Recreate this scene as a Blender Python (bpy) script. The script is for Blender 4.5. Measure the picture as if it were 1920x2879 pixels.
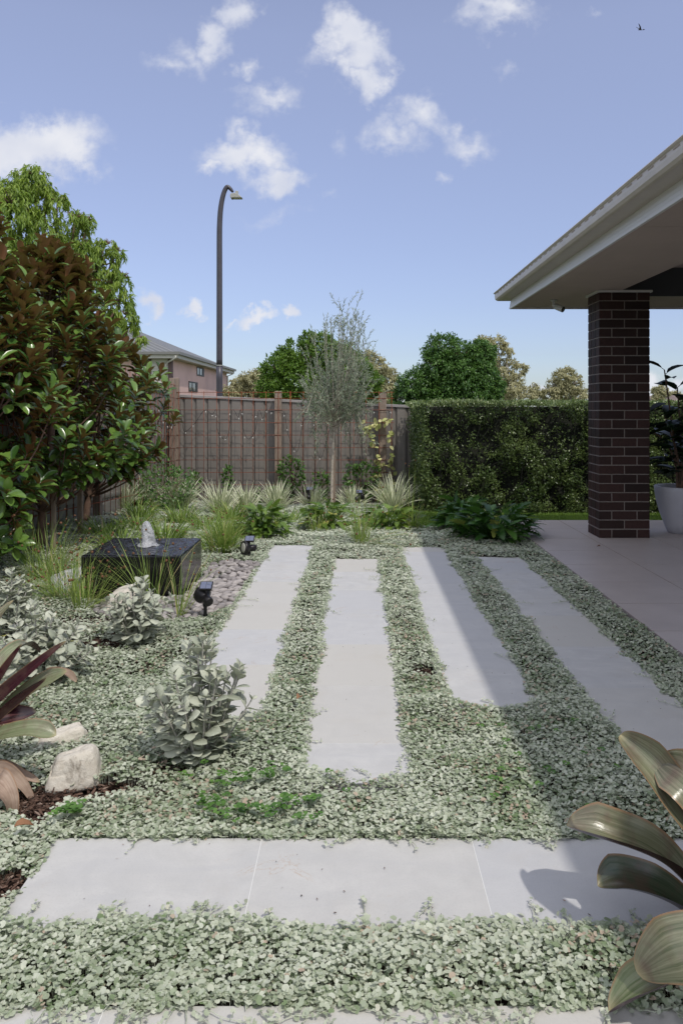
import bpy, math, random
import numpy as np
from mathutils import Vector
PI = math.pi
R = math.radians
rng = np.random.default_rng(7)
random.seed(7)
for o in list(bpy.data.objects): bpy.data.objects.remove(o)
S = bpy.context.scene
C = S.collection

# ------------------------------------------------------------------ camera
EYE = 1.245
FPX, CX, CY = 2197.0, 1003.0, 1146.0          # focal length and principal point in photo pixels (1920 wide)
cam = bpy.data.objects.new('camera', bpy.data.cameras.new('camera')); C.objects.link(cam)
cam.location = (0, 0, EYE); cam.rotation_euler = (PI/2, 0, 0)
cd = cam.data; cd.sensor_fit = 'HORIZONTAL'; cd.sensor_width = 36
cd.lens = FPX/1920*36
cd.shift_x = -(CX-960)/1920
cd.shift_y = -(1439.5-CY)/1920
cd.clip_start = .05; cd.clip_end = 3000
S.camera = cam
S.render.resolution_x = 682; S.render.resolution_y = 1024

# ------------------------------------------------------------------ sun, sky, exposure
SUN = Vector((.38, -.55, 1)).normalized()
sl = bpy.data.lights.new('sun', 'SUN'); sl.energy = 2.0; sl.angle = R(.95); sl.color = (1, .945, .86)
so = bpy.data.objects.new('sun', sl); C.objects.link(so)
so.rotation_euler = SUN.to_track_quat('Z', 'Y').to_euler()
S.view_settings.view_transform = 'Standard'; S.view_settings.look = 'None'
S.view_settings.exposure = 0.25; S.view_settings.gamma = 1
W = bpy.data.worlds.new('World'); S.world = W; W.use_nodes = True

def world():
    nt = W.node_tree; nt.nodes.clear(); L = nt.links.new; nn = nt.nodes.new
    def m(op, a, b=None, c=None, clamp=False):
        n = nn('ShaderNodeMath'); n.operation = op; n.use_clamp = clamp
        for i, x in enumerate((a, b, c)):
            if x is None: continue
            if isinstance(x, (int, float)): n.inputs[i].default_value = x
            else: L(x, n.inputs[i])
        return n.outputs[0]
    def vm(op, a, b=None):
        n = nn('ShaderNodeVectorMath'); n.operation = op
        for i, x in enumerate((a, b)):
            if x is None: continue
            if isinstance(x, (tuple, list)): n.inputs[i].default_value = x
            elif op == 'SCALE' and i == 1: n.inputs['Scale'].default_value = x
            else: L(x, n.inputs[i])
        return n.outputs['Value'] if op == 'LENGTH' else n.outputs[0]
    sky = nn('ShaderNodeTexSky'); sky.sky_type = 'NISHITA'; sky.sun_disc = False
    sky.sun_elevation = math.asin(SUN.z); sky.sun_rotation = math.atan2(SUN.x, SUN.y)
    sky.air_density = 1.0; sky.dust_density = .5; sky.ozone_density = 1.6; sky.altitude = 50
    hs = nn('ShaderNodeHueSaturation'); hs.inputs['Hue'].default_value = .513; hs.inputs['Saturation'].default_value = .74
    hs.inputs['Value'].default_value = 1.0
    L(sky.outputs[0], hs.inputs['Color'])
    tc = nn('ShaderNodeTexCoord'); sp = nn('ShaderNodeSeparateXYZ'); L(tc.outputs['Generated'], sp.inputs[0])
    yy = m('MAXIMUM', sp.outputs[1], .02)
    u = m('DIVIDE', sp.outputs[0], yy); v = m('DIVIDE', sp.outputs[2], yy)
    cb = nn('ShaderNodeCombineXYZ'); L(u, cb.inputs[0]); L(v, cb.inputs[1])
    def noise(scale, det, rough, off=0):
        n = nn('ShaderNodeTexNoise'); n.inputs['Scale'].default_value = scale; n.inputs['Detail'].default_value = det
        n.inputs['Roughness'].default_value = rough
        a = vm('ADD', cb.outputs[0], (off, off*.7, off*.3)); L(a, n.inputs['Vector']); return n
    w1 = vm('SCALE', vm('SUBTRACT', noise(9, 4, .6).outputs['Color'], (.5, .5, .5)), .11)
    w2 = vm('SCALE', vm('SUBTRACT', noise(34, 4, .65, 3).outputs['Color'], (.5, .5, .5)), .042)
    uv = vm('ADD', vm('ADD', cb.outputs[0], w1), w2)
    uv = vm('MULTIPLY', uv, (1, 1, 0))
    blobs = [  # x, y, rx, ry (photo thumbnail px), weight
        (95,340,165,72,1.0),(20,335,120,80,1.0),(165,365,80,40,.8),
        (525,15,48,55,.75),(490,80,42,62,.7),(395,140,75,32,.38),(455,120,60,40,.45),
        (570,140,32,32,.5),(625,205,66,38,.55),(600,235,50,40,.3),
        (790,90,72,72,1.0),(830,140,72,76,1.0),(855,205,42,52,.8),(735,130,40,40,.4),
        (965,268,72,48,.62),(900,305,72,34,.5),(1085,312,78,38,.55),(1020,290,50,30,.35),
        (560,340,115,48,.85),(610,355,62,52,.85),(655,400,62,46,.85),(550,290,42,28,.45),(490,365,50,28,.7),
        (1145,15,118,44,.72),(1150,50,60,30,.5),(1020,400,26,20,.36),(1180,155,26,22,.26),(625,490,80,24,.22),
        (340,712,36,30,1.0),(342,738,34,18,.8),(448,716,27,22,.95),(584,738,42,21,1.0),(664,722,30,23,1.0),(540,744,16,10,.5),
        (1510,872,50,34,.9),(1550,890,60,30,.8),(1240,888,40,14,.7),(1380,12,24,12,.22),(10,210,30,8,.2),(770,300,24,30,.22),(750,470,24,14,.18)]
    acc = None
    for (x, y, rx, ry, wt) in blobs:
        cu = (x*1.2245-CX)/FPX; cv = (CY-y*1.2245)/FPX
        ru = rx*1.2245/FPX*1.18; rv = ry*1.2245/FPX*1.18
        d = vm('LENGTH', vm('MULTIPLY', vm('SUBTRACT', uv, (cu, cv, 0)), (1/ru, 1/rv, 0)))
        f = m('MULTIPLY', m('SUBTRACT', 1.0, d, clamp=True), wt)
        acc = f if acc is None else m('MAXIMUM', acc, f)
    det = noise(60, 5, .62, 7).outputs['Fac']
    a2 = m('MULTIPLY_ADD', m('SUBTRACT', det, .5), .42, acc)
    mr = nn('ShaderNodeMapRange'); mr.interpolation_type = 'SMOOTHSTEP'; L(a2, mr.inputs[0])
    mr.inputs[1].default_value = .0; mr.inputs[2].default_value = .74
    gate = m('MULTIPLY', mr.outputs[0], m('GREATER_THAN', acc, .001))
    gate = m('MULTIPLY', gate, m('GREATER_THAN', sp.outputs[1], .03))
    # clouds: bright tops, greyer bases
    shade = nn('ShaderNodeMapRange'); L(noise(14, 3, .5, 11).outputs['Fac'], shade.inputs[0])
    shade.inputs[1].default_value = .3; shade.inputs[2].default_value = .7
    shade.inputs[3].default_value = .25; shade.inputs[4].default_value = 1.0
    cl = nn('ShaderNodeMix'); cl.data_type = 'RGBA'; cl.inputs[6].default_value = (3.25, 3.5, 4.3, 1); cl.inputs[7].default_value = (4.75, 4.8, 5.05, 1)
    L(shade.outputs[0], cl.inputs[0])
    gr = nn('ShaderNodeValToRGB'); L(sp.outputs[2], gr.inputs[0]); e = gr.color_ramp.elements; e.new(.13); e.new(.2); e.new(.43)
    for i, (p_, c_) in enumerate(((0, (.50, .55, .68)), (.13, (.60, .63, .75)), (.2, (.68, .70, .80)), (.43, (.97, .96, 1)), (1, (1, 1, 1)))): e[i].position = p_; e[i].color = (*c_, 1)
    hz = nn('ShaderNodeMix'); hz.data_type = 'RGBA'; hz.blend_type = 'MULTIPLY'; L(m('MULTIPLY_ADD', sp.outputs[1], 2.2, .75, clamp=True), hz.inputs[0]); L(hs.outputs[0], hz.inputs[6]); L(gr.outputs[0], hz.inputs[7])
    mix = nn('ShaderNodeMix'); mix.data_type = 'RGBA'
    L(m('MULTIPLY', gate, .93), mix.inputs[0]); L(hz.outputs[2], mix.inputs[6]); L(cl.outputs[2], mix.inputs[7])
    # out-of-view bright cloud added overhead and around the sun as fill light
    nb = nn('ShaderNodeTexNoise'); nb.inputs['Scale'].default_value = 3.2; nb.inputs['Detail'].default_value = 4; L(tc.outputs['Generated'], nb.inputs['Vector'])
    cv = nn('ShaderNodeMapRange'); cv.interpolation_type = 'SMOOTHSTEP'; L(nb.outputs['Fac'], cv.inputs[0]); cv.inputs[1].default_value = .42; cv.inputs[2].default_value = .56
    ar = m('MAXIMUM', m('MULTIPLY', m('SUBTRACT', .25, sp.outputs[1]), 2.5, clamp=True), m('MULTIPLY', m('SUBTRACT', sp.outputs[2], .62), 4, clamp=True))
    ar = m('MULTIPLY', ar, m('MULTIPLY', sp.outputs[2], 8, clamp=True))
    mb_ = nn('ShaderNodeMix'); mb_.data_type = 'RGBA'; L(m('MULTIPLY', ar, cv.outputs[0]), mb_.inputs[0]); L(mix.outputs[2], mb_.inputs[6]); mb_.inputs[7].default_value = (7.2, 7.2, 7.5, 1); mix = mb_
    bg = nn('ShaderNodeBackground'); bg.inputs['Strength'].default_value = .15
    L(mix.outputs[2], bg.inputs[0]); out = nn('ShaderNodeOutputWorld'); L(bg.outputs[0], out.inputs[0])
world()

# ------------------------------------------------------------------ helpers
def at(px, py, Y):                     # a photo pixel seen at depth Y
    return np.array([(px-CX)*Y/FPX, Y, EYE-(py-CY)*Y/FPX])
def on(px, py, z=0.):                  # a photo pixel on the level z
    Y = (EYE-z)*FPX/(py-CY); return np.array([(px-CX)*Y/FPX, Y, z])
_tabs = {}
def vn(x, y, s, seed=0):               # value noise 0..1
    if seed not in _tabs: _tabs[seed] = np.random.default_rng(1000+seed).random((256, 256))
    T = _tabs[seed]; x = np.asarray(x, float)/s+1000; y = np.asarray(y, float)/s+1000
    xi = np.floor(x).astype(int); yi = np.floor(y).astype(int); fx = x-xi; fy = y-yi
    fx = fx*fx*(3-2*fx); fy = fy*fy*(3-2*fy)
    g = lambda a, b: T[a % 256, b % 256]
    return (g(xi, yi)*(1-fx)+g(xi+1, yi)*fx)*(1-fy)+(g(xi, yi+1)*(1-fx)+g(xi+1, yi+1)*fx)*fy
def gz(x, y):                          # level of the finished garden surface
    x = np.asarray(x, float); y = np.asarray(y, float)
    z = -.055*np.clip(y-7.2, 0, 6)
    z = z+.075*np.clip(-x-1.7, 0, 1.5)*np.clip((y-4.5)/2, 0, 1)
    d = np.hypot((x+.1)/1.5, (y-10.4)/1.2)
    z = z+.10*np.clip(1-d, 0, 1)
    return z
def norm(a): return a/np.maximum(np.linalg.norm(a, axis=-1, keepdims=True), 1e-9)
def link_props(o, label=None, cat=None, group=None, kind=None):
    if label: o['label'] = label
    if cat: o['category'] = cat
    if group: o['group'] = group
    if kind: o['kind'] = kind
    return o
def thing(name, label, cat, loc=(0, 0, 0), group=None):
    o = bpy.data.objects.new(name, None); C.objects.link(o); o.location = loc; o.empty_display_size = .1
    return link_props(o, label, cat, group)

class MB:
    def __init__(s): s.V = []; s.F = []; s.n = 0
    def add(s, V, F, mi=0, t=.5, e=.5, a=.5, smooth=False):
        V = np.asarray(V, float).reshape(-1, 3); k = len(V)
        f = lambda x: np.broadcast_to(np.asarray(x, float), (k,)) if np.ndim(x) == 0 else np.asarray(x, float).reshape(-1)
        s.V.append((V, f(t), f(e), f(a)))
        if isinstance(F, np.ndarray): FF = [F]
        else:
            by = {}
            for q in F: by.setdefault(len(q), []).append(q)
            FF = [np.array(q) for q in by.values()]
        for q in FF: s.F.append((q+s.n, mi, smooth))
        s.n += k; return s
    def box(s, x0, x1, y0, y1, z0, z1, mi=0, t=.5):
        V = [(x, y, z) for z in (z0, z1) for y in (y0, y1) for x in (x0, x1)]
        return s.add(V, [(0,2,3,1),(4,5,7,6),(0,1,5,4),(2,6,7,3),(0,4,6,2),(1,3,7,5)], mi, t)
    def bar(s, a, b, w, h, mi=0, t=.5, up=(0,0,1)):
        a = np.array(a, float); b = np.array(b, float); d = norm(b-a); x = norm(np.cross(d, up)); z = np.cross(x, d)
        V = [p+sx*x*w/2+sz*z*h/2 for p in (a, b) for sz in (-1, 1) for sx in (-1, 1)]
        return s.add(V, [(0,1,3,2),(4,6,7,5),(0,4,5,1),(2,3,7,6),(0,2,6,4),(1,5,7,3)], mi, t)
    def tube(s, pts, r, seg=8, mi=0, t=.5, smooth=True, cap=True):
        P = np.array(pts, float); n = len(P); r = np.broadcast_to(np.asarray(r, float), (n,))
        T = np.gradient(P, axis=0); T = norm(T)
        ref = np.array([0., 0, 1]) if abs(T[0][2]) < .9 else np.array([1., 0, 0])
        X = norm(np.cross(T[0], ref)); V = []
        ang = np.linspace(0, 2*PI, seg, endpoint=False)
        for i in range(n):
            X = norm(X-T[i]*np.dot(X, T[i])); Y = np.cross(T[i], X)
            V.append(P[i]+r[i]*(np.cos(ang)[:, None]*X+np.sin(ang)[:, None]*Y))
        F = [(i*seg+j, i*seg+(j+1) % seg, (i+1)*seg+(j+1) % seg, (i+1)*seg+j) for i in range(n-1) for j in range(seg)]
        s.add(np.concatenate(V), F, mi, t, smooth=smooth)
        if cap:
            o = s.n-n*seg; s.F.append((np.array([tuple(range(o, o+seg))[::-1], tuple(range(o+(n-1)*seg, o+n*seg))]), mi, False))
        return s
    def lathe(s, prof, c, seg=24, mi=0, t=.5, smooth=True, M=None):
        ang = np.linspace(0, 2*PI, seg, endpoint=False); V = []
        for (r, z) in prof: V.append(np.stack([r*np.cos(ang), r*np.sin(ang), np.full(seg, z)], 1))
        V = np.concatenate(V)
        if M is not None: V = V@np.array(M).T
        V = V+np.array(c); n = len(prof)
        F = [(i*seg+j, i*seg+(j+1) % seg, (i+1)*seg+(j+1) % seg, (i+1)*seg+j) for i in range(n-1) for j in range(seg)]
        s.add(V, F, mi, t, smooth=smooth); o = s.n-n*seg
        s.F.append((np.array([tuple(range(o, o+seg))[::-1], tuple(range(o+(n-1)*seg, o+n*seg))]), mi, False)); return s
    def build(s, name, mats, parent=None, bevel=0, solid=0, loc=None, sub=0):
        V = np.concatenate([v[0] for v in s.V]); me = bpy.data.meshes.new(name)
        me.vertices.add(len(V)); me.vertices.foreach_set('co', V.ravel())
        tot = np.concatenate([np.full(len(q), q.shape[1]) for q, _, _ in s.F])
        lv = np.concatenate([q.ravel() for q, _, _ in s.F])
        me.loops.add(len(lv)); me.loops.foreach_set('vertex_index', lv.astype(np.int32))
        me.polygons.add(len(tot)); st = np.concatenate([[0], np.cumsum(tot)[:-1]])
        me.polygons.foreach_set('loop_start', st.astype(np.int32))
        me.polygons.foreach_set('material_index', np.concatenate([np.full(len(q), m) for q, m, _ in s.F]).astype(np.int32))
        me.polygons.foreach_set('use_smooth', np.concatenate([np.full(len(q), sm) for q, _, sm in s.F]))
        for nm, i in (('tint', 1), ('edge', 2), ('along', 3)):
            at_ = me.attributes.new(nm, 'FLOAT', 'POINT'); at_.data.foreach_set('value', np.concatenate([v[i] for v in s.V]).astype(np.float32))
        for m_ in (mats if isinstance(mats, (list, tuple)) else [mats]): me.materials.append(m_)
        me.update(calc_edges=True); me.validate()
        o = bpy.data.objects.new(name, me); C.objects.link(o)
        if parent is not None:
            o.parent = parent
            V2 = -np.array(parent.location)
            if parent.parent is not None: V2 = V2*0-np.array(parent.location)-np.array(parent.parent.location)
            me.transform(__import__('mathutils').Matrix.Translation(Vector(V2)))
        if solid: q = o.modifiers.new('solid', 'SOLIDIFY'); q.thickness = solid; q.offset = -1
        if bevel: q = o.modifiers.new('bevel', 'BEVEL'); q.width = bevel; q.segments = 2; q.limit_method = 'ANGLE'; q.angle_limit = R(40)
        if sub: q = o.modifiers.new('sub', 'SUBSURF'); q.levels = sub; q.render_levels = sub
        return o

def frames(d, n, l, w):
    d = norm(np.asarray(d, float)); x = norm(np.cross(d, n)); z = np.cross(x, d)
    l = np.broadcast_to(l, (len(d),)); w = np.broadcast_to(w, (len(d),))
    return np.stack([x*w[:, None], d*l[:, None], z*l[:, None]], 2)
def inst(mb, T, d, n, l, w, P, tint, mi=0, smooth=True):
    TV, TF, TE = T; M = frames(d, n, l, w); P = np.asarray(P, float); m_ = len(P); k = len(TV)
    V = np.einsum('mij,kj->mki', M, TV)+P[:, None, :]
    F = (TF[None]+(np.arange(m_)*k)[:, None, None]).reshape(-1, TF.shape[1])
    mb.add(V.reshape(-1, 3), F, mi, np.repeat(np.broadcast_to(tint, (m_,)), k), np.tile(TE, m_), np.tile(TV[:, 1], m_), smooth)
def leaf_t(rows, hw, cup=.15, curl=.15, stalk=0.):
    n = len(rows); V = []; E = []
    for t, w in zip(rows, hw):
        z = -curl*t*t
        V += [(-w, t, z+cup*w), (0, t, z), (w, t, z+cup*w)]; E += [0, 1, 0]
    F = []
    for i in range(n-1):
        a = i*3; F += [(a, a+1, a+4, a+3), (a+1, a+2, a+5, a+4)]
    return np.array(V, float), np.array(F), np.array(E, float)
def round_leaf(cup=.18):
    a = np.linspace(0, 2*PI, 8, endpoint=False)+PI/2*0-PI/2
    r = np.array([.18, .47, .53, .52, .5, .52, .53, .47])
    V = [(0, .42, 0)]+[(r[i]*math.cos(a[i]), .5+r[i]*math.sin(a[i]), cup*(.6+.6*(i % 2))*r[i]) for i in range(8)]
    F = [(0, 1+2*i, 2+2*i, 1+(2*i+2) % 8) for i in range(4)]
    return np.array(V, float), np.array(F), np.array([1]+[0]*8, float)
LEAF = leaf_t([0, .18, .45, .75, 1], [.04, .33, .5, .36, .02])
LEAF2 = leaf_t([0, .5, 1], [.03, .5, .03], .2, .2)
PADDLE = leaf_t([0, .12, .35, .62, .85, .96, 1], [.06, .15, .36, .5, .44, .24, .06], .28, .20)
NARROW = leaf_t([0, .35, 1], [.1, .5, .03], .2, .25)
SPOON = leaf_t([0, .18, .3, .55, .8, .95, 1], [.07, .10, .34, .5, .42, .18, .03], .12, .18)
LOBED = leaf_t([0, .08, .16, .22, .30, .36, .46, .52, .62, .68, .78, .84, .92, 1],
               [.05, .38, .50, .22, .5, .22, .48, .2, .42, .18, .32, .15, .18, .02], .12, .28)
ROUND = round_leaf()
def randdir(n, r=rng):
    v = r.normal(size=(n, 3)); return norm(v)
def blades(mb, B, az, L, W, tilt, bend, k=6, fold=.2, prof=None, mi=0, t=None, smooth=True, tw=0):
    B = np.asarray(B, float); m_ = len(B); bc = lambda q: np.broadcast_to(np.asarray(q, float), (m_,))
    az, L, W, tilt, bend = map(bc, (az, L, W, tilt, bend))
    ts = np.linspace(0, 1, k+1); th = tilt[:, None]+bend[:, None]*ts**1.4
    st = L[:, None]/k
    hx = np.concatenate([np.zeros((m_, 1)), np.cumsum(np.sin(th[:, :-1])*st, 1)], 1)
    hz = np.concatenate([np.zeros((m_, 1)), np.cumsum(np.cos(th[:, :-1])*st, 1)], 1)
    c, s_ = np.cos(az)[:, None], np.sin(az)[:, None]
    P = np.stack([B[:, 0:1]+hx*c, B[:, 1:2]+hx*s_, B[:, 2:3]+hz], 2)
    if prof is None: prof = lambda q: np.clip(np.minimum(.55+q*1.5, 1.02-q**3), .04, 1)
    w = prof(ts)[None, :]*W[:, None]/2
    tang = np.stack([np.sin(th)*c, np.sin(th)*s_, np.cos(th)], 2)
    side = np.stack([-s_*np.ones_like(ts), c*np.ones_like(ts), np.zeros((m_, k+1))], 2)
    if np.any(tw):
        sx = np.cross(tang, side); g = bc(tw)[:, None, None]*ts[None, :, None]; side = side*np.cos(g)+sx*np.sin(g)
    nn_ = np.cross(tang, side)
    V = np.stack([P-side*w[..., None], P+nn_*(w*fold*2)[..., None], P+side*w[..., None]], 2)
    F = []
    for i in range(k):
        a = i*3; F += [(a, a+1, a+4, a+3), (a+1, a+2, a+5, a+4)]
    F = np.array(F); kk = (k+1)*3
    FF = (F[None]+(np.arange(m_)*kk)[:, None, None]).reshape(-1, 4)
    if t is None: t = rng.random(m_)
    mb.add(V.reshape(-1, 3), FF, mi, np.repeat(bc(t), kk), np.tile(np.tile([0., 1, 0], k+1), m_), np.tile(np.repeat(ts, 3), m_), smooth)
    return P

# ------------------------------------------------------------------ materials
class NT:
    def __init__(s, name):
        s.m = bpy.data.materials.new(name); s.m.use_nodes = True; s.t = s.m.node_tree
        s.b = s.t.nodes['Principled BSDF']; s.out = s.t.nodes['Material Output']
    def n(s, ty, **kw):
        q = s.t.nodes.new(ty)
        for k, v in kw.items():
            if hasattr(q, k): setattr(q, k, v)
            else: q.inputs[k].default_value = v
        return q
    def l(s, a, b): s.t.links.new(a, b)
    def attr(s, nm): q = s.n('ShaderNodeAttribute'); q.attribute_name = nm; return q.outputs['Fac']
    def math(s, op, a, b=None, clamp=False):
        q = s.n('ShaderNodeMath'); q.operation = op; q.use_clamp = clamp
        for i, x in enumerate((a, b)):
            if x is None: continue
            if isinstance(x, (int, float)): q.inputs[i].default_value = x
            else: s.l(x, q.inputs[i])
        return q.outputs[0]
    def noise(s, sc, det=3, ro=.55, vec=None, dist=0):
        q = s.n('ShaderNodeTexNoise'); q.inputs['Scale'].default_value = sc; q.inputs['Detail'].default_value = det
        q.inputs['Roughness'].default_value = ro; q.inputs['Distortion'].default_value = dist
        if vec is None: vec = s.obj()
        s.l(vec, q.inputs['Vector']); return q.outputs['Fac']
    def obj(s, scale=None):
        g = s.n('ShaderNodeNewGeometry').outputs['Position']
        if scale:
            mp = s.n('ShaderNodeMapping'); mp.inputs['Scale'].default_value = scale; s.l(g, mp.inputs['Vector']); g = mp.outputs[0]
        return g
    def mix(s, f, a, b, mode='MIX'):
        q = s.n('ShaderNodeMix', data_type='RGBA', blend_type=mode)
        if isinstance(f, (int, float)): q.inputs[0].default_value = f
        else: s.l(f, q.inputs[0])
        for i, x in ((6, a), (7, b)):
            if isinstance(x, (tuple, list)): q.inputs[i].default_value = (*x[:3], 1)
            else: s.l(x, q.inputs[i])
        return q.outputs[2]
    def ramp(s, f, stops, interp='LINEAR'):
        q = s.n('ShaderNodeValToRGB'); q.color_ramp.interpolation = interp; e = q.color_ramp.elements
        while len(e) < len(stops): e.new(.5)
        for i, (p, c) in enumerate(stops):
            e[i].position = p; e[i].color = (*c[:3], 1) if isinstance(c, (tuple, list)) else (c, c, c, 1)
        s.l(f, q.inputs[0]); return q.outputs[0]
    def bump(s, h, st=.3, d=.01):
        q = s.n('ShaderNodeBump'); q.inputs['Strength'].default_value = st; q.inputs['Distance'].default_value = d
        s.l(h, q.inputs['Height']); s.l(q.outputs[0], s.b.inputs['Normal']); return q
    def set(s, col=None, rough=None, metal=None, spec=None, **kw):
        for nm, v in (('Base Color', col), ('Roughness', rough), ('Metallic', metal), ('Specular IOR Level', spec)):
            if v is None: continue
            if isinstance(v, (int, float)): s.b.inputs[nm].default_value = v
            elif isinstance(v, tuple): s.b.inputs[nm].default_value = (*v, 1)
            else: s.l(v, s.b.inputs[nm])
        for k, v in kw.items(): s.b.inputs[k].default_value = v
        return s

def leafmat(name, c0, c1, rough=.5, transl=.25, back=None, edge=None, spec=.4, tcol=None, c2=None):
    q = NT(name); t = q.attr('tint')
    col = q.ramp(t, [(0, c0), (1, c1)] if c2 is None else [(0, c0), (.9, c1), (.97, c2)])
    if edge is not None:
        col = q.mix(q.ramp(q.attr('edge'), [(edge[1], 0.), (edge[2], 1.)]), edge[0], col)
    if back is not None:
        bf = q.n('ShaderNodeNewGeometry').outputs['Backfacing']; col = q.mix(bf, col, back)
    q.set(col, rough, spec=spec)
    if transl:
        tr = q.n('ShaderNodeBsdfTranslucent')
        if tcol: tr.inputs[0].default_value = (*tcol, 1)
        else: q.l(q.mix(.5, col, tuple(min(1, a*1.6) for a in c1)), tr.inputs[0])
        ms = q.n('ShaderNodeMixShader'); ms.inputs[0].default_value = transl
        q.l(q.b.outputs[0], ms.inputs[1]); q.l(tr.outputs[0], ms.inputs[2]); q.l(ms.outputs[0], q.out.inputs[0])
    return q.m
def plain(name, col, rough=.5, metal=0, var=.0, nscale=8, bump=0, bscale=60, spec=.5):
    q = NT(name)
    if var:
        n = q.noise(nscale, 4, .6); c = q.ramp(n, [(.3, tuple(a*(1-var) for a in col)), (.7, tuple(min(1, a*(1+var)) for a in col))])
        q.set(c, rough, metal, spec)
    else: q.set(col, rough, metal, spec)
    if bump: q.bump(q.noise(bscale, 4, .6), bump, .004)
    return q.m

M = {}
def make_mats():
    # limestone pavers
    q = NT('limestone'); big = q.noise(1.7, 4, .6); mid = q.noise(9, 5, .65, dist=.6); fine = q.noise(160, 3, .7)
    streak = q.noise(5, 5, .6, q.obj((.5, 2.2, 1)), 1.2)
    c = q.ramp(mid, [(.25, (.455, .455, .455)), (.75, (.575, .572, .565))])
    c = q.mix(q.math('MULTIPLY', q.ramp(streak, [(.35, 1.), (.55, 0.)]), .5), c, (.455, .46, .475))
    c = q.mix(q.math('MULTIPLY', q.ramp(q.attr('tint'), [(.5, 0.), (.9, 1.)]), .85), c, (.515, .50, .465))
    c = q.mix(q.math('MULTIPLY', q.ramp(q.attr('tint'), [(.05, 1.), (.4, 0.)]), .7), c, (.475, .48, .50))
    c = q.mix(q.math('MULTIPLY', q.ramp(fine, [(.3, 1.), (.5, 0.)]), .34), c, (.40, .40, .40))
    vein = q.noise(3.1, 6, .62, dist=1.6); v1 = q.ramp(vein, [(.492, 0.), (.5, 1.), (.508, 0.)])
    msk = q.ramp(q.noise(2.3, 2, .5, q.obj((1, 1.4, 1))), [(.60, 0.), (.68, 1.)])
    c = q.mix(q.math('MULTIPLY', q.math('MULTIPLY', v1, msk), .55), c, (.42, .29, .19))
    st = q.ramp(q.noise(2.0, 5, .7), [(.55, 0.), (.8, 1.)]); c = q.mix(q.math('MULTIPLY', st, .5), c, (.465, .435, .385))
    q.set(c, .62, spec=.3); q.bump(q.math('ADD', q.math('MULTIPLY', fine, .5), mid), .12, .004); M['stone'] = q.m
    q = NT('patio_tile'); f = q.noise(260, 3, .8); md = q.noise(3, 4, .6)
    c = q.ramp(md, [(.3, (.46, .41, .395)), (.7, (.53, .475, .455))])
    c = q.mix(q.ramp(f, [(.35, .5), (.5, 0.)]), c, (.30, .26, .25))
    q.set(c, .4, spec=.4); q.bump(f, .06, .002); M['patio'] = q.m
    M['grout'] = plain('grout', (.22, .16, .12), .9)
    M['edge_trim'] = plain('edge_trim', (.22, .19, .18), .5)
    q = NT('mulch'); a = q.noise(38, 6, .75, dist=.6); b = q.noise(3, 3, .6)
    v = q.n('ShaderNodeTexVoronoi'); v.inputs['Scale'].default_value = 62; q.l(q.obj((1, .55, 1)), v.inputs['Vector'])
    c = q.ramp(a, [(.28, (.010, .006, .005)), (.5, (.030, .018, .014)), (.72, (.075, .045, .033))])
    c = q.mix(q.math('MULTIPLY', v.outputs['Distance'], .6), c, (.05, .032, .026))
    q.set(c, .95, spec=.1); q.bump(q.math('ADD', a, v.outputs['Distance']), 1, .02); M['mulch'] = q.m
    q = NT('far_ground'); a = q.noise(.3, 5, .6); q.set(q.ramp(a, [(.3, (.05, .07, .025)), (.7, (.11, .12, .05))]), .95, spec=.1); M['far'] = q.m
    # foliage
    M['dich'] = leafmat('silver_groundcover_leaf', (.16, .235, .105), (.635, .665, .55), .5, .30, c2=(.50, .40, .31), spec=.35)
    M['clover'] = leafmat('clover_leaf', (.055, .14, .025), (.14, .27, .06), .5, .3)
    M['magnolia'] = leafmat('magnolia_leaf', (.04, .10, .020), (.17, .29, .055), .24, .14, back=(.27, .115, .058), spec=.6, tcol=(.16, .16, .03))
    M['hedge'] = leafmat('hedge_leaf', (.026, .062, .014), (.18, .24, .075), .30, .2, c2=(.34, .33, .17), spec=.55)
    M['hedge_core'] = plain('hedge_twigs', (.012, .014, .008), .95, var=.5, nscale=30)
    M['bright'] = leafmat('bright_green_leaf', (.08, .16, .022), (.35, .46, .075), .42, .35)
    M['citrus'] = leafmat('citrus_leaf', (.045, .11, .020), (.20, .32, .05), .38, .28)
    M['fig'] = leafmat('fig_leaf', (.030, .085, .020), (.13, .245, .05), .38, .25)
    M['gum'] = leafmat('gum_leaf', (.24, .24, .13), (.50, .47, .27), .6, .28)
    M['olive'] = leafmat('olive_leaf', (.13, .18, .10), (.33, .39, .27), .45, .18, back=(.36, .41, .31))
    M['silver'] = leafmat('silver_felt_leaf', (.37, .405, .315), (.60, .62, .51), .75, .16, c2=(.45, .43, .16), spec=.15)
    M['silver_stem'] = plain('silver_stem', (.34, .33, .30), .8)
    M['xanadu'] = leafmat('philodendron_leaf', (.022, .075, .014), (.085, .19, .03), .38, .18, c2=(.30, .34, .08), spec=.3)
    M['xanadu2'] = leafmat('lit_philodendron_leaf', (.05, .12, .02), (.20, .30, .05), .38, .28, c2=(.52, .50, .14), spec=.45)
    M['flax'] = leafmat('variegated_strap_leaf', (.16, .22, .08), (.26, .33, .14), .45, .25, edge=((.90, .90, .70), .3, .9))
    M['strap'] = leafmat('green_strap_leaf', (.09, .17, .03), (.28, .40, .08), .45, .32, c2=(.45, .38, .18))
    M['rush'] = leafmat('rush_stem', (.09, .18, .025), (.36, .45, .11), .5, .22, c2=(.52, .42, .22))
    M['seed'] = plain('seed_head', (.16, .075, .035), .9)
    M['vine'] = leafmat('variegated_vine_leaf', (.28, .34, .08), (.78, .74, .36), .45, .25)
    M['ivy'] = leafmat('climber_leaf', (.035, .09, .02), (.12, .23, .045), .36, .22)
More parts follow.
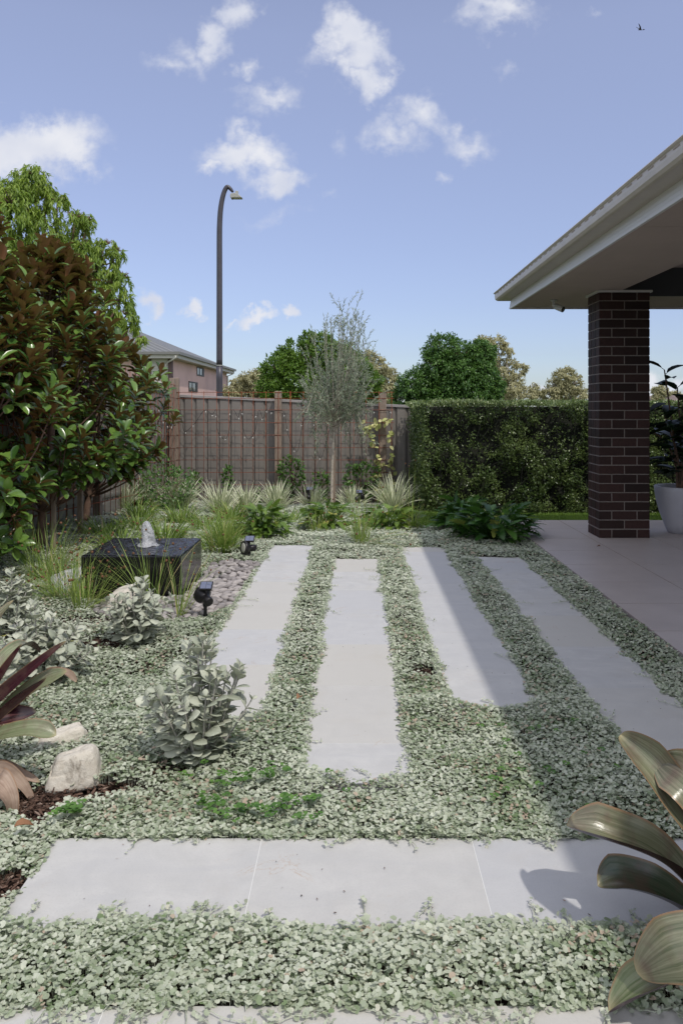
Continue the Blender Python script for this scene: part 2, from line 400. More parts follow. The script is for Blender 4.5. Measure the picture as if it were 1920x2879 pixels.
    M['rubber'] = leafmat('rubber_leaf', (.008, .022, .008), (.022, .048, .016), .42, .08, spec=.2)
    M['grass'] = leafmat('lawn_blade', (.08, .17, .02), (.22, .34, .05), .5, .3)
    M['bark'] = plain('bark', (.14, .085, .06), .85, var=.45, nscale=20, bump=.6)
    M['olive_bark'] = plain('olive_bark', (.42, .37, .31), .9, var=.35, nscale=25, bump=.6)
    M['gum_bark'] = plain('gum_bark', (.38, .34, .29), .8, var=.25)
    q = NT('timber'); g = q.noise(14, 5, .65, q.obj((6, 6, .5)), .8)
    q.set(q.ramp(g, [(.3, (.16, .12, .095)), (.7, (.35, .28, .225))]), .85, spec=.2); q.bump(g, .5, .004); M['timber'] = q.m
    # metals
    q = NT('fence_steel'); n1 = q.noise(2.2, 4, .6)
    q.set(q.ramp(n1, [(.3, (.185, .168, .152)), (.7, (.23, .21, .19))]), .42, spec=.4); M['fence'] = q.m
    M['fence_cap'] = plain('fence_cap', (.30, .28, .27), .4, var=.1)
    q = NT('rusty_wire'); n1 = q.noise(30, 4, .6); q.set(q.ramp(n1, [(.3, (.15, .042, .022)), (.7, (.30, .09, .04))]), .85, spec=.2); M['rust'] = q.m
    M['lamp_pole'] = plain('lamp_pole_paint', (.050, .046, .058), .38, var=.15, nscale=3)
    M['zinc'] = plain('grey_metal', (.35, .35, .32), .5)
    M['glass_pale'] = plain('pale_lens', (.55, .55, .48), .15)
    M['black'] = plain('black_plastic', (.012, .011, .013), .38, spec=.4)
    M['panel'] = plain('solar_panel', (.09, .11, .19), .12, spec=.8)
    M['lens'] = plain('frosted_lens', (.42, .42, .36), .25)
    M['gutter'] = plain('gutter_paint', (.50, .45, .39), .35, var=.06)
    M['fascia'] = plain('fascia_paint', (.66, .65, .64), .4)
    M['soffit'] = plain('soffit_board', (.47, .385, .345), .8, var=.05, nscale=3)
    M['roof'] = plain('roof_sheet', (.17, .17, .175), .5)
    M['white'] = plain('white_plastic', (.55, .55, .56), .4)
    M['pot'] = plain('pot_glaze', (.50, .50, .56), .5, var=.04)
    q = NT('dark_brick'); n1 = q.noise(55, 4, .7); n2 = q.noise(11, 3, .6)
    c = q.ramp(q.attr('tint'), [(0, (.022, .013, .012)), (1, (.058, .029, .026))])
    c = q.mix(q.math('MULTIPLY', q.ramp(n1, [(.3, 1.), (.6, 0.)]), .5), c, (.018, .010, .010))
    q.set(c, .6, spec=.25); q.bump(n1, .5, .003); M['brick'] = q.m
    M['mortar'] = plain('mortar', (.23, .20, .185), .95, var=.2, nscale=60, bump=.4)
    # rock, pebble
    q = NT('sandstone'); a = q.noise(6, 5, .6, dist=.5); b = q.noise(45, 4, .7)
    c = q.ramp(a, [(.3, (.50, .46, .395)), (.7, (.72, .68, .60))]); c = q.mix(q.math('MULTIPLY', q.ramp(b, [(.3, 1.), (.55, 0.)]), .45), c, (.42, .36, .28))
    dk = q.ramp(q.noise(9, 5, .7, dist=1), [(.60, 0.), (.68, 1.)]); c = q.mix(q.math('MULTIPLY', dk, .5), c, (.10, .07, .045))
    q.set(c, .9, spec=.2); q.bump(q.math('ADD', a, q.math('MULTIPLY', b, .35)), .7, .02); M['rock'] = q.m
    q = NT('pebble'); a = q.noise(70, 4, .6)
    c = q.ramp(q.attr('tint'), [(0, (.16, .145, .145)), (1, (.42, .385, .37))]); c = q.mix(q.math('MULTIPLY', a, .25), c, (.45, .42, .40))
    q.set(c, .7, spec=.3); M['pebble'] = q.m
    # fountain
    q = NT('black_basin'); n1 = q.noise(9, 4, .6, q.obj((3.5, 3.5, .25)), .8)
    q.set((.006, .006, .007), .12, spec=.6); q.bump(n1, .25, .012); M['basin'] = q.m
    q = NT('dark_water'); g = q.obj(); n1 = q.noise(20, 3, .6, q.obj((1, 1.8, 1)), 1.2); n2 = q.noise(52, 3, .6, dist=.6)
    q.set((.012, .014, .024), .04, spec=.9); q.bump(q.math('ADD', n1, q.math('MULTIPLY', n2, .4)), .6, .02); M['water'] = q.m
    q = NT('splashing_water'); q.set((.80, .82, .85), .12, spec=.9, IOR=1.33); q.b.inputs['Transmission Weight'].default_value = .55
    q.bump(q.noise(70, 3, .6), .8, .01); M['splash'] = q.m
    # bromeliads
    for nm, c0, c1, bk in (('brom', (.10, .14, .055), (.28, .29, .18), (.05, .014, .018)), ('brom_dark', (.030, .008, .014), (.075, .020, .027), (.035, .010, .014)),
                           ('brom_green', (.035, .065, .03), (.10, .12, .075), (.03, .014, .016)), ('brom_pale', (.065, .085, .038), (.27, .26, .17), (.05, .016, .02)), ('brom_dead', (.26, .18, .13), (.44, .34, .27), (.24, .17, .13))):
        q = NT(nm+'_leaf'); cb = q.n('ShaderNodeCombineXYZ'); q.l(q.math('MULTIPLY', q.attr('edge'), 16), cb.inputs[0]); q.l(q.math('MULTIPLY', q.attr('along'), 1.3), cb.inputs[1]); q.l(q.math('MULTIPLY', q.attr('tint'), 9), cb.inputs[2])
        n1 = q.noise(1.2, 5, .65, cb.outputs[0]); n2 = q.noise(1.0, 3, .6, q.obj((14, 14, 14)))
        c = q.ramp(n1, [(.3, c0), (.7, c1)])
        c = q.mix(q.ramp(n2, [(.45, 0.), (.7, .7)]), c, (.13, .075, .06) if nm != 'brom_dead' else (.16, .10, .07))
        tip = q.ramp(q.attr('along'), [(.90, 0.), (1, .75)]); c = q.mix(tip, c, (.42, .36, .20))
        ed = q.math('ABSOLUTE', q.math('SUBTRACT', q.attr('edge'), .5)); c = q.mix(q.ramp(ed, [(.455, 0.), (.49, .8)]), c, (.30, .17, .09))
        bf = q.n('ShaderNodeNewGeometry').outputs['Backfacing']; c = q.mix(bf, c, bk)
        q.set(c, .24 if nm != 'brom_dead' else .8, spec=.6); q.bump(n1, .25, .004); M[nm] = q.m
    # neighbour house
    M['pink'] = plain('pink_render', (.64, .445, .40), .9, var=.12, nscale=.6)
    q = NT('weatherboard'); g = q.n('ShaderNodeSeparateXYZ'); q.l(q.obj(), g.inputs[0])
    fr = q.math('FRACT', q.math('MULTIPLY', g.outputs[2], 3.6)); q.set(q.ramp(fr, [(0, (.26, .26, .23)), (.12, (.50, .50, .45)), (1, (.50, .50, .45))]), .7); M['board'] = q.m
    M['cream'] = plain('cream_trim', (.50, .49, .44), .6); M['brown'] = plain('brown_trim', (.12, .075, .072), .7)
    q = NT('corrugated_roof'); g = q.n('ShaderNodeSeparateXYZ'); q.l(q.obj(), g.inputs[0])
    wv = q.math('SINE', q.math('MULTIPLY', q.math('ADD', g.outputs[0], g.outputs[1]), 22)); q.set(q.ramp(wv, [(0, (.13, .135, .14)), (1, (.21, .215, .22))]), .6); q.bump(wv, .4, .03); M['sheet'] = q.m
    q = NT('window_glass'); q.set((.05, .06, .07), .05, spec=1.0); M['glass'] = q.m
    M['dark_frame'] = plain('dark_frame', (.03, .028, .03), .5)
    M['tile_roof'] = plain('far_tile_roof', (.16, .12, .11), .9, var=.2, nscale=1)
    M['wire'] = plain('black_cable', (.012, .012, .013), .6); M['bulb'] = plain('small_clear_bulb', (.62, .62, .58), .25)
    M['bird'] = plain('dark_feathers', (.02, .02, .025), .8)
    M['chip'] = leafmat('bark_chip', (.03, .018, .014), (.16, .10, .075), .9, 0, c2=(.30, .23, .19), spec=.1)
    M['dead'] = leafmat('fallen_leaf', (.20, .08, .04), (.38, .22, .12), .8, .1)
make_mats()

# ================================================================== SETTING
STRIPS = [(-.775, -.365, 3.10, 7.08, 'l'), (-.205, .195, 2.585, 6.44, 'm'), (.375, .785, 3.24, 6.98, 'm'), (.975, 1.375, 2.60, 6.52, 'm')]
BAND1 = (-.87, 1.75, 1.855, 2.258)
BAND2 = (-2.4, 1.75, 1.20, 1.625)
PATIO_X, PATIO_Y = 1.607, 8.57

def grid(mb, xs, ys, f, mi=0):
    X, Y = np.meshgrid(xs, ys); Z = f(X, Y); nx, ny = len(xs), len(ys)
    V = np.stack([X.ravel(), Y.ravel(), Z.ravel()], 1)
    i = np.arange(nx-1)[None, :]+np.arange(ny-1)[:, None]*nx; i = i.ravel()
    mb.add(V, np.stack([i, i+1, i+1+nx, i+nx], 1), mi, smooth=True)
def ground():
    mb = MB(); mb.add([(-900, -200, -.62), (900, -200, -.62), (900, 1500, -.62), (-900, 1500, -.62)], [(0, 1, 2, 3)])
    link_props(mb.build('ground', M['far']), 'flat land reaching to the horizon beyond the garden fence', kind='structure')
    mb = MB(); grid(mb, np.linspace(-3.2, 7, 205), np.linspace(-2, 13, 301), lambda x, y: gz(x, y)-.034+.010*(vn(x, y, .05, 3)-.5)+.02*(vn(x, y, .22, 4)-.5)-.05*((x > 1.70) & (y < 8.5)))
    link_props(mb.build('garden_bed', M['mulch']), 'dark mulch soil of the garden bed under the groundcover', kind='structure')
    # pavers: tiles with fine joints
    def tiles(name, rects, lab):
        mb = MB()
        for (x0, x1, y0, y1) in rects:
            mb.box(x0+.0010, x1-.0010, y0+.0008, y1-.0008, -.04, rng.uniform(-.0004, .0), 0, rng.random())
        x0 = min(r[0] for r in rects); x1 = max(r[1] for r in rects); y0 = min(r[2] for r in rects); y1 = max(r[3] for r in rects)
        mb.box(x0+.004, x1-.004, y0+.004, y1-.004, -.05, -.0005, 1)
        link_props(mb.build(name, [M['stone'], M['grout2']]), lab, kind='structure')
    M['grout2'] = plain('paver_joint', (.68, .68, .67), .9)
    js = {0: [3.10, 3.783, 4.383, 4.98, 5.586, 6.18, 6.785, 7.08], 1: [2.585, 2.897, 3.50, 4.106, 4.712, 5.318, 5.924, 6.44],
          2: [3.24, 3.72, 4.326, 4.93, 5.535, 6.14, 6.745, 6.98], 3: [2.60, 2.86, 3.466, 4.07, 4.676, 5.28, 5.886, 6.30, 6.52]}
    labs = ['pale stone paving strip beside the river pebbles', 'pale stone paving strip in the middle of the garden, nearest the camera', 'pale stone paving strip crossed by the edge of the eave shadow', 'pale stone paving strip fully shaded beside the patio']
    for i, (x0, x1, y0, y1, _) in enumerate(STRIPS):
        j = js[i]; tiles('path', [(x0, x1, a, b) for a, b in zip(j[:-1], j[1:])], labs[i])
    xs = [-.87, -.274, .331, .937, 1.543, 1.75]; tiles('path', [(a, b, BAND1[2], BAND1[3]) for a, b in zip(xs[:-1], xs[1:])], 'pale stone paving band running across the front of the garden')
    xs = [-2.4, -1.734, -1.128, -.522, .084, .69, 1.296, 1.75]; tiles('path', [(a, b, BAND2[2], BAND2[3]) for a, b in zip(xs[:-1], xs[1:])], 'pale stone paving band at the very bottom of the photo')
    # patio of 600 mm tiles
    mb = MB(); ys = [y for y in (PATIO_Y-.02-.6*k for k in range(0, 18))]; ys = [PATIO_Y]+[y for y in [7.95-.606*k for k in range(0, 17)]]
    xs = [PATIO_X+.022]+[2.21+.606*k for k in range(0, 9)]
    for a, b in zip(xs[:-1], xs[1:]):
        for c_, d_ in zip(ys[1:], ys[:-1]): mb.box(a+.0038, b-.0038, c_+.0038, d_-.0038, -.02, .012+rng.uniform(-.0005, .0003), 0, rng.random())
    mb.box(PATIO_X+.003, 7.0, -1.8, PATIO_Y-.003, -.12, .0095, 1)
    mb.box(PATIO_X, PATIO_X+.0035, -1.8, PATIO_Y, -.05, .0135, 2); mb.box(PATIO_X+.009, PATIO_X+.019, -1.8, PATIO_Y, -.05, .0135, 2)
    link_props(mb.build('patio', [M['patio'], M['grout'], M['edge_trim']]), 'pinkish grey tiled patio under the eave', kind='structure')
ground()

# ------------------------------------------------------------------ the house with brick pillar and eave
def house():
    H = thing('house', 'house corner with a dark brick pillar and wide pale eave over the patio', 'house', (2.53, 7.56, 0))
    # pillar: real bricks round a mortar core
    mb = MB(); x0, x1, y0, y1 = 2.292, 2.770, 7.39, 7.745; ch = .0865; n = 27; g = .010; p = .004
    mb.box(x0+p, x1-p, y0+p, y1-p, .012, .012+n*ch, 1)
    w = x1-x0; d = y1-y0
    for k in range(n):
        z0 = .014+k*ch+ (0 if k else -.002); z1 = z0+ch-g
        A = [0, .5, 1] if k % 2 else [0, .25, .75, 1]
        for a, b in zip(A[:-1], A[1:]):
            xa = x0+a*w+(g/2 if a > 0 else 0); xb = x0+b*w-(g/2 if b < 1 else 0); j = rng.normal(0, .0008, 2)
            mb.box(xa, xb, y0+j[0], y0+.105, z0, z1, 0, rng.random()); mb.box(xa, xb, y1-.105, y1+j[1], z0, z1, 0, rng.random())
        B = [(.115, .24)] if k % 2 else [(.115, .1775), (.1775, .24)]
        for a, b in B:
            for (xa, xb) in ((x0+rng.normal(0, .0006), x0+.1), (x1-.1, x1)):
                mb.box(xa, xb, y0+a, y0+b-g*.5+.002, z0, z1, 0, rng.random())
    link_props(mb.build('brick_pillar', [M['brick'], M['mortar']], H, bevel=.0018), 'square pillar of dark brown bricks with pale mortar')
    zs = .012+n*ch+.012      # soffit level about 2.36
    mb = MB(); mb.box(x0-.022, x1+.022, y0-.022, y1+.022, zs-.022, zs-.001); mb.build('pillar_trim', M['fascia'], H, bevel=.003)
    FX, EY = 1.69, 8.66; Y0 = -4.0
    # soffit sheets with joints
    mb = MB(); yy = [Y0]+list(np.arange(-2.4, EY-.4, 2.4))+[EY-.02]
    for a, b in zip(yy[:-1], yy[1:]): mb.box(FX+.022, 2.51, a+.002, b-.002, zs, zs+.009)
    for a, b in ((2.514, 4.4), (4.404, 6.8), (6.804, 12)): mb.box(a, b, 7.80, EY-.02, zs, zs+.009)
    mb.box(2.492, 2.51, Y0, 7.80, zs+.009, zs+.28); mb.build('soffit', M['soffit'], H)
    mb = MB(); mb.box(2.511, 12, 7.775, 7.796, zs-.002, zs+.30); mb.build('beam', M['dark_lining'], H)
    mb = MB(); mb.box(2.51, 12, Y0, 7.775, zs+.28, zs+.30); mb.build('ceiling', M['soffit'], H)
    # fascia: stepped board
    mb = MB(); zb = zs-.022
    for (dz0, dz1, o_) in ((0, .024, .0), (.026, .050, .004), (.052, .078, .008), (.080, .135, .012)):
        mb.box(FX+o_, FX+.022, Y0, EY-o_, zb+dz0, zb+dz1); mb.box(FX+.022, 12, EY-.022, EY-o_, zb+dz0, zb+dz1)
    mb.build('fascia', M['fascia'], H, bevel=.002)
    # quad gutter: profile swept along the long side and the end
    zg = zb+.105; prof = [(0, .0), (-.118, .0), (-.132, .006), (-.146, .022), (-.150, .050), (-.150, .078), (-.158, .084), (-.163, .092), (-.158, .100), (-.150, .098), (-.146, .084), (-.142, .05), (-.138, .026), (-.128, .010), (0, .006)]
    mb = MB(); n_ = len(prof); V = []
    for y in (Y0, None): V += [(FX+.012+px, (EY-.012-px) if y is None else y, zg+pz) for px, pz in prof]
    V += [(12, EY-.012-px, zg+pz) for px, pz in prof]
    F = [(s_*n_+i, s_*n_+i+1, (s_+1)*n_+i+1, (s_+1)*n_+i) for s_ in (0, 1) for i in range(n_-1)]
    mb.add(V, F)
    for y in np.arange(Y0, EY, .165): mb.box(FX-.1405, FX-.1385, y, y+.075, zg+.066, zg+.074, 1)
    for x in np.arange(FX, 11, .165): mb.box(x, x+.075, EY+.1385, EY+.1405, zg+.066, zg+.074, 1)
    mb.build('gutter', [M['gutter'], M['slot']], H)
    # roof: two slopes meeting at a hip
    t = math.tan(R(22)); e = .06; ex, ey = FX-e, EY+e; z0 = zg+.07
    mb = MB(); V = [(ex, Y0, z0), (ex, ey, z0), (12, ey, z0), (ex+6, Y0, z0+6*t), (ex+6, ey-6, z0+6*t), (12, ey-6, z0+6*t)]
    mb.add(V, [(0, 3, 4, 1), (1, 4, 5, 2)]); mb.add([(v[0], v[1], v[2]-.03) for v in V], [(0, 1, 4, 3), (1, 2, 5, 4)])
    mb.build('roof', M['roof'], H)
    # body of the house, beside and behind the photographer
    mb = MB(); mb.box(5.4, 12, -4, 4.6, .012, zs+.28); mb.build('wall', M['brick_wall'], H)
    return zs
M['dark_lining'] = plain('dark_lining', (.07, .075, .085), .8)
M['slot'] = plain('gutter_slot_shade', (.34, .28, .22), .7)
q = NT('brick_wall'); bt = q.n('ShaderNodeTexBrick'); g_ = q.n('ShaderNodeSeparateXYZ'); q.l(q.obj(), g_.inputs[0]); cb_ = q.n('ShaderNodeCombineXYZ')
q.l(q.math('ADD', g_.outputs[0], g_.outputs[1]), cb_.inputs[0]); q.l(g_.outputs[2], cb_.inputs[1]); q.l(cb_.outputs[0], bt.inputs['Vector'])
bt.inputs['Scale'].default_value = 1; bt.inputs['Brick Width'].default_value = .24; bt.inputs['Row Height'].default_value = .086; bt.inputs['Mortar Size'].default_value = .01
bt.inputs['Color1'].default_value = (.035, .018, .016, 1); bt.inputs['Color2'].default_value = (.05, .025, .02, 1); bt.inputs['Mortar'].default_value = (.19, .165, .15, 1)
q.set(bt.outputs[0], .8); M['brick_wall'] = q.m
ZS = house()

# ------------------------------------------------------------------ fences
def fence_panels(mb, length, h0, h1, base, to, mi=0):
    """sawtooth ribbed sheet along local x; to(x, d, z) -> world (d is depth behind the front plane)"""
    prof = [(0, 0), (.118, 0), (.160, .034), (.168, .034), (.180, 0)]
    pitch = .1925; xs = []; x = 0
    while x < length:
        for (a, b) in prof[:-1]:
            if x+a < length: xs.append((x+a, b))
        xs.append((x+.180, 0)) if x+.18 < length else None
        x += pitch
    xs.append((length, 0)); V = []
    for (a, b) in xs:
        h = h0+(h1-h0)*a/length; V += [to(a, b, base), to(a, b, h)]
    F = [(2*i, 2*i+2, 2*i+3, 2*i+1) for i in range(len(xs)-1)]
    mb.add(V, F, mi)
FY = 12.82; FX = -3.06
def back_fence():
    x0, x1 = FX, 7.0; top = lambda x: 1.245+.203-(x-x0)*.0465
    T = thing('fence', 'dark grey ribbed steel fence closing the far end of the garden', 'fence', (0, FY, -.4))
    posts = [x0+.02, -.62-.0+.0, 1.25, 3.7, 6.1]; posts = [x0+.03, -1.02+.02, 1.28, 3.6, 5.9]
    posts = [x0+.03, -1.27, 0.26, 2.62, 4.98]
    for a, b in zip(posts, posts[1:]+[x1]):
        mb = MB(); L = b-a-.06
        fence_panels(mb, L, top(a)-.02, top(b)-.02, -.75, lambda u, d, z, a=a: (a+.03+u, FY+d, z))
        mb.build('panel', M['fence'], T, solid=.002)
    for a in posts:
        mb = MB(); mb.box(a-.032, a+.032, FY-.012, FY+.055, -.75, top(a)-.012); mb.build('post', M['fence'], T, bevel=.004)
    for a, b in zip(posts, posts[1:]+[x1]):
        mb = MB(); mb.bar((a, FY+.018, top(a)), (b, FY+.018, top(b)), .075, .045); mb.build('cap_rail', M['fence_cap'], T, bevel=.005)
    # scuffs on the painted steel
    return top
def side_fence():
    y0, y1 = -2.0, FY-.03; T = thing('fence', 'dark grey ribbed steel fence down the left side behind the magnolias', 'fence', (FX, 6, -.2))
    top = lambda y: 1.46+(FY-y)*.078
    posts = [y1-2.36*k for k in range(6)]
    for a, b in zip(posts[1:], posts[:-1]):
        mb = MB(); fence_panels(mb, b-a-.06, top(a)-.02, top(b)-.02, top(a)-2.2, lambda u, d, z, a=a: (FX-d, a+.03+u, z)); mb.build('panel', M['fence'], T, solid=.002)
        mb = MB(); mb.bar((FX-.018, a, top(a)), (FX-.018, b, top(b)), .075, .045, up=(0, 0, 1)); mb.build('cap_rail', M['fence_cap'], T, bevel=.005)
        mb = MB(); mb.bar((FX+.006, a, float(gz(FX, a))+.20), (FX+.006, b, float(gz(FX, b))+.20), .02, .05); mb.box(FX-.03, FX+.012, a+.03, b-.03, -.45, float(gz(FX, (a+b)/2))+.10); mb.build('bottom_rail', M['fence'], T)
    for a in posts: mb = MB(); mb.box(FX-.055, FX+.012, a-.03, a+.03, -.6, top(a)-.012); mb.build('post', M['fence'], T, bevel=.004)
TOPB = back_fence(); side_fence()

def trellis():
    MY = 12.625
    T = thing('trellis', 'rusty square wire mesh on timber posts in front of the far fence', 'trellis', (-1.2, MY, -.3))
    xr = [(-2.93+.2*k) for k in range(18)]
    zr = [1.50-.0-.2*k for k in range(9)]
    def mesh(xs, zs, ztop, zbot):
        mb = MB()
        for x in xs: mb.tube([(x+rng.normal(0, .003), MY-.004, zbot), (x+rng.normal(0, .006), MY-.004, .5), (x, MY-.004, ztop)], .0040, 5)
        for z in zs: mb.tube([(xs[0]-.04, MY+.004, z), (xs[-1]+.04, MY+.004, z)], .0040, 5)
        return mb
    z_of = lambda py: EYE-(py-CY)*MY/FPX
    zs = [z_of(1090+12.7), z_of(1119.6), z_of(1152.2), z_of(1188), z_of(1223), z_of(1258.4), z_of(1293), z_of(1328), z_of(1363), z_of(1398)]
    xw = [(px-CX)*MY/FPX for px in (503, 539.5, 573, 609, 643, 679, 712.5, 748, 783, 815)]
    mesh(xw, zs, zs[0]+.02, -.32).build('wire_mesh', M['rust'], T)
    xw = [(px-CX)*MY/FPX for px in (818, 853, 888, 923, 958, 994, 1029, 1065, 1101)]
    mesh(xw, zs, zs[0]+.02, -.32).build('wire_mesh', M['rust'], T)
    for (px0, px1, py) in ((484, 502, 1062), (772, 791, 1099), (1067, 1086, 1102)):
        mb = MB(); Y = MY+.008; mb.box((px0-CX)*Y/FPX, (px1-CX)*Y/FPX, Y, Y+.085, -.55, z_of(py)); mb.build('post', M['timber'], T, bevel=.006)
    X = -2.90; T2 = thing('trellis', 'rusty square wire mesh on timber posts behind the magnolias along the left fence', 'trellis', (X, 9, -.2))
    mb = MB(); y0, y1 = 5.6, 12.5; top = lambda y: 1.62+(12.6-y)*.05
    for y in np.arange(y0, y1, .2): mb.tube([(X, y, -.3), (X, y, top(y))], .0040, 5)
    for k in range(10): mb.tube([(X+.006, y0, top(y0)-.03-.2*k), (X+.006, y1, top(y1)-.03-.2*k)], .0040, 5)
    mb.build('wire_mesh', M['rust'], T2)
    for (y, zt) in ((12.5, 1.72), (8.9, 1.88), (6.25, 1.95)):
        mb = MB(); mb.box(X-.09, X-.008, y-.045, y+.045, -.5, zt); mb.build('post', M['timber'], T2, bevel=.006)
    # string lights looped on the mesh
    T3 = thing('string_lights', 'thin black cable of tiny clear bulbs looped along the rusty mesh', 'string lights', (-1.3, MY-.02, 1.0))
    loops = [(0, 305), (38, 420), (82, 310), (130, 590), (195, 575), (290, 480), (420, 305), (520, 365), (580, 305), (590, 560), (672, 700), (745, 640), (800, 305), (880, 400), (915, 305), (960, 600), (1030, 705), (1120, 570), (1165, 310), (1225, 420), (1265, 305), (1330, 325), (1500, 320), (1540, 480), (1568, 640)]
    P = []
    for (cx_, cy_) in loops:
        P.append(at(490+cx_/4.9+ (10 if cx_ < 5 else 0), 1090+cy_/4.9, MY-.012))
    for (a, b) in ((835, 1270), (855, 1180), (880, 1190), (900, 1290), (930, 1200), (960, 1165), (1000, 1250), (1030, 1160), (1060, 1155), (1092, 1154), (1094, 1175)): P.append(at(a, b, MY-.012))
    def smooth(P, k=6):
        P = np.array(P); out = []
        for i in range(len(P)-1):
            p0, p1, p2, p3 = P[max(i-1, 0)], P[i], P[i+1], P[min(i+2, len(P)-1)]
            for t in np.linspace(0, 1, k, endpoint=False): out.append(.5*((2*p1)+(-p0+p2)*t+(2*p0-5*p1+4*p2-p3)*t*t+(-p0+3*p1-3*p2+p3)*t**3))
        return np.array(out+[P[-1]])
    G = smooth(P); mb = MB(); mb.tube(G, .0032, 4); mb.build('cable', M['wire'], T3)
    for i in range(8, len(G)-4, 7):
        p = G[i]; mb = MB(); dx = rng.uniform(-.03, .03); mb.tube([p, p+np.array([dx, -.006, -.02])], .004, 5, mi=0); mb.tube([p+np.array([dx, -.006, -.02]), p+np.array([dx*1.6, -.008, -.05])], [.007, .004], 6, mi=1); mb.build('bulb', [M['wire'], M['bulb']], T3)
    T4 = thing('string_lights', 'black cable of bulbs hung in short loops on the mesh of the left fence', 'string lights', (X+.02, 11, 1.1))
    P = []
    for i, y in enumerate(np.arange(8.2, 12.5, .16)): P.append((X+.02, y, top(y)-.42-(.24 if i % 2 else 0)-rng.uniform(0, .12)))
    G = smooth(P, 5); mb = MB(); mb.tube(G, .0032, 4); mb.build('cable', M['wire'], T4)
    for i in range(3, len(G), 8): mb = MB(); mb.tube([G[i], G[i]+np.array([.01, .0, -.04])], [.006, .004], 5); mb.build('bulb', M['bulb'], T4)
    return smooth
SM = trellis()

# ------------------------------------------------------------------ beyond the fence
def street_lamp():
    Y = 22; X = (617-CX)*Y/FPX; T = thing('street_lamp', 'tall dark curved street lamp beyond the far fence', 'street lamp', (X, Y, -.62))
    z = lambda py: EYE-(py-CY)*Y/FPX
    mb = MB(); mb.tube([(X, Y, a) for a in np.linspace(-.62, z(1027), 9)], np.linspace(.092, .088, 9), 20); mb.build('base_sleeve', M['lamp_pole'], T)
    mb = MB(); mb.tube([(X, Y, z(1028.5)), (X, Y, z(1026))], .094, 20); mb.build('collar', M['zinc'], T)
    pts = [(617, 1027), (617, 900), (617, 760), (617, 660), (618, 620), (620, 590), (624, 563), (629.5, 541), (636, 527), (641, 524.5), (648, 530), (655, 539)]
    P = [at(a, b, Y) for a, b in pts]; P = SM(P, 5); n = len(P)
    mb = MB(); mb.tube(P, np.interp(np.linspace(0, 1, n), [0, .45, .8, .93, 1], [.086, .074, .060, .048, .030]), 20); mb.build('pole', M['lamp_pole'], T)
    mb = MB(); c = at(663, 551, Y)
    # housing: flattened wedge sloping to a point on the right
    pr = [(-.15, -.0), (-.13, .06), (-.02, .075), (.06, .06), (.19, -.055), (-.06, -.055), (-.09, -.07), (-.13, -.07)]
    V = [(c[0]+a, Y+s, c[2]+b) for s in (-.11, .11) for a, b in pr]; k = len(pr)
    mb.add(V, [tuple(range(k))[::-1], tuple(range(k, 2*k))]+[(i, (i+1) % k, k+(i+1) % k, k+i) for i in range(k)])
    mb.box(c[0]-.01, c[0]+.07, Y-.05, Y+.05, c[2]+.06, c[2]+.15)
    h = mb.build('lamp_head', M['zinc'], T, bevel=.012)
    mb = MB(); mb.box(c[0]-.055, c[0]+.17, Y-.09, Y+.09, c[2]-.066, c[2]-.054); mb.build('lens', M['glass_pale'], h)
street_lamp()

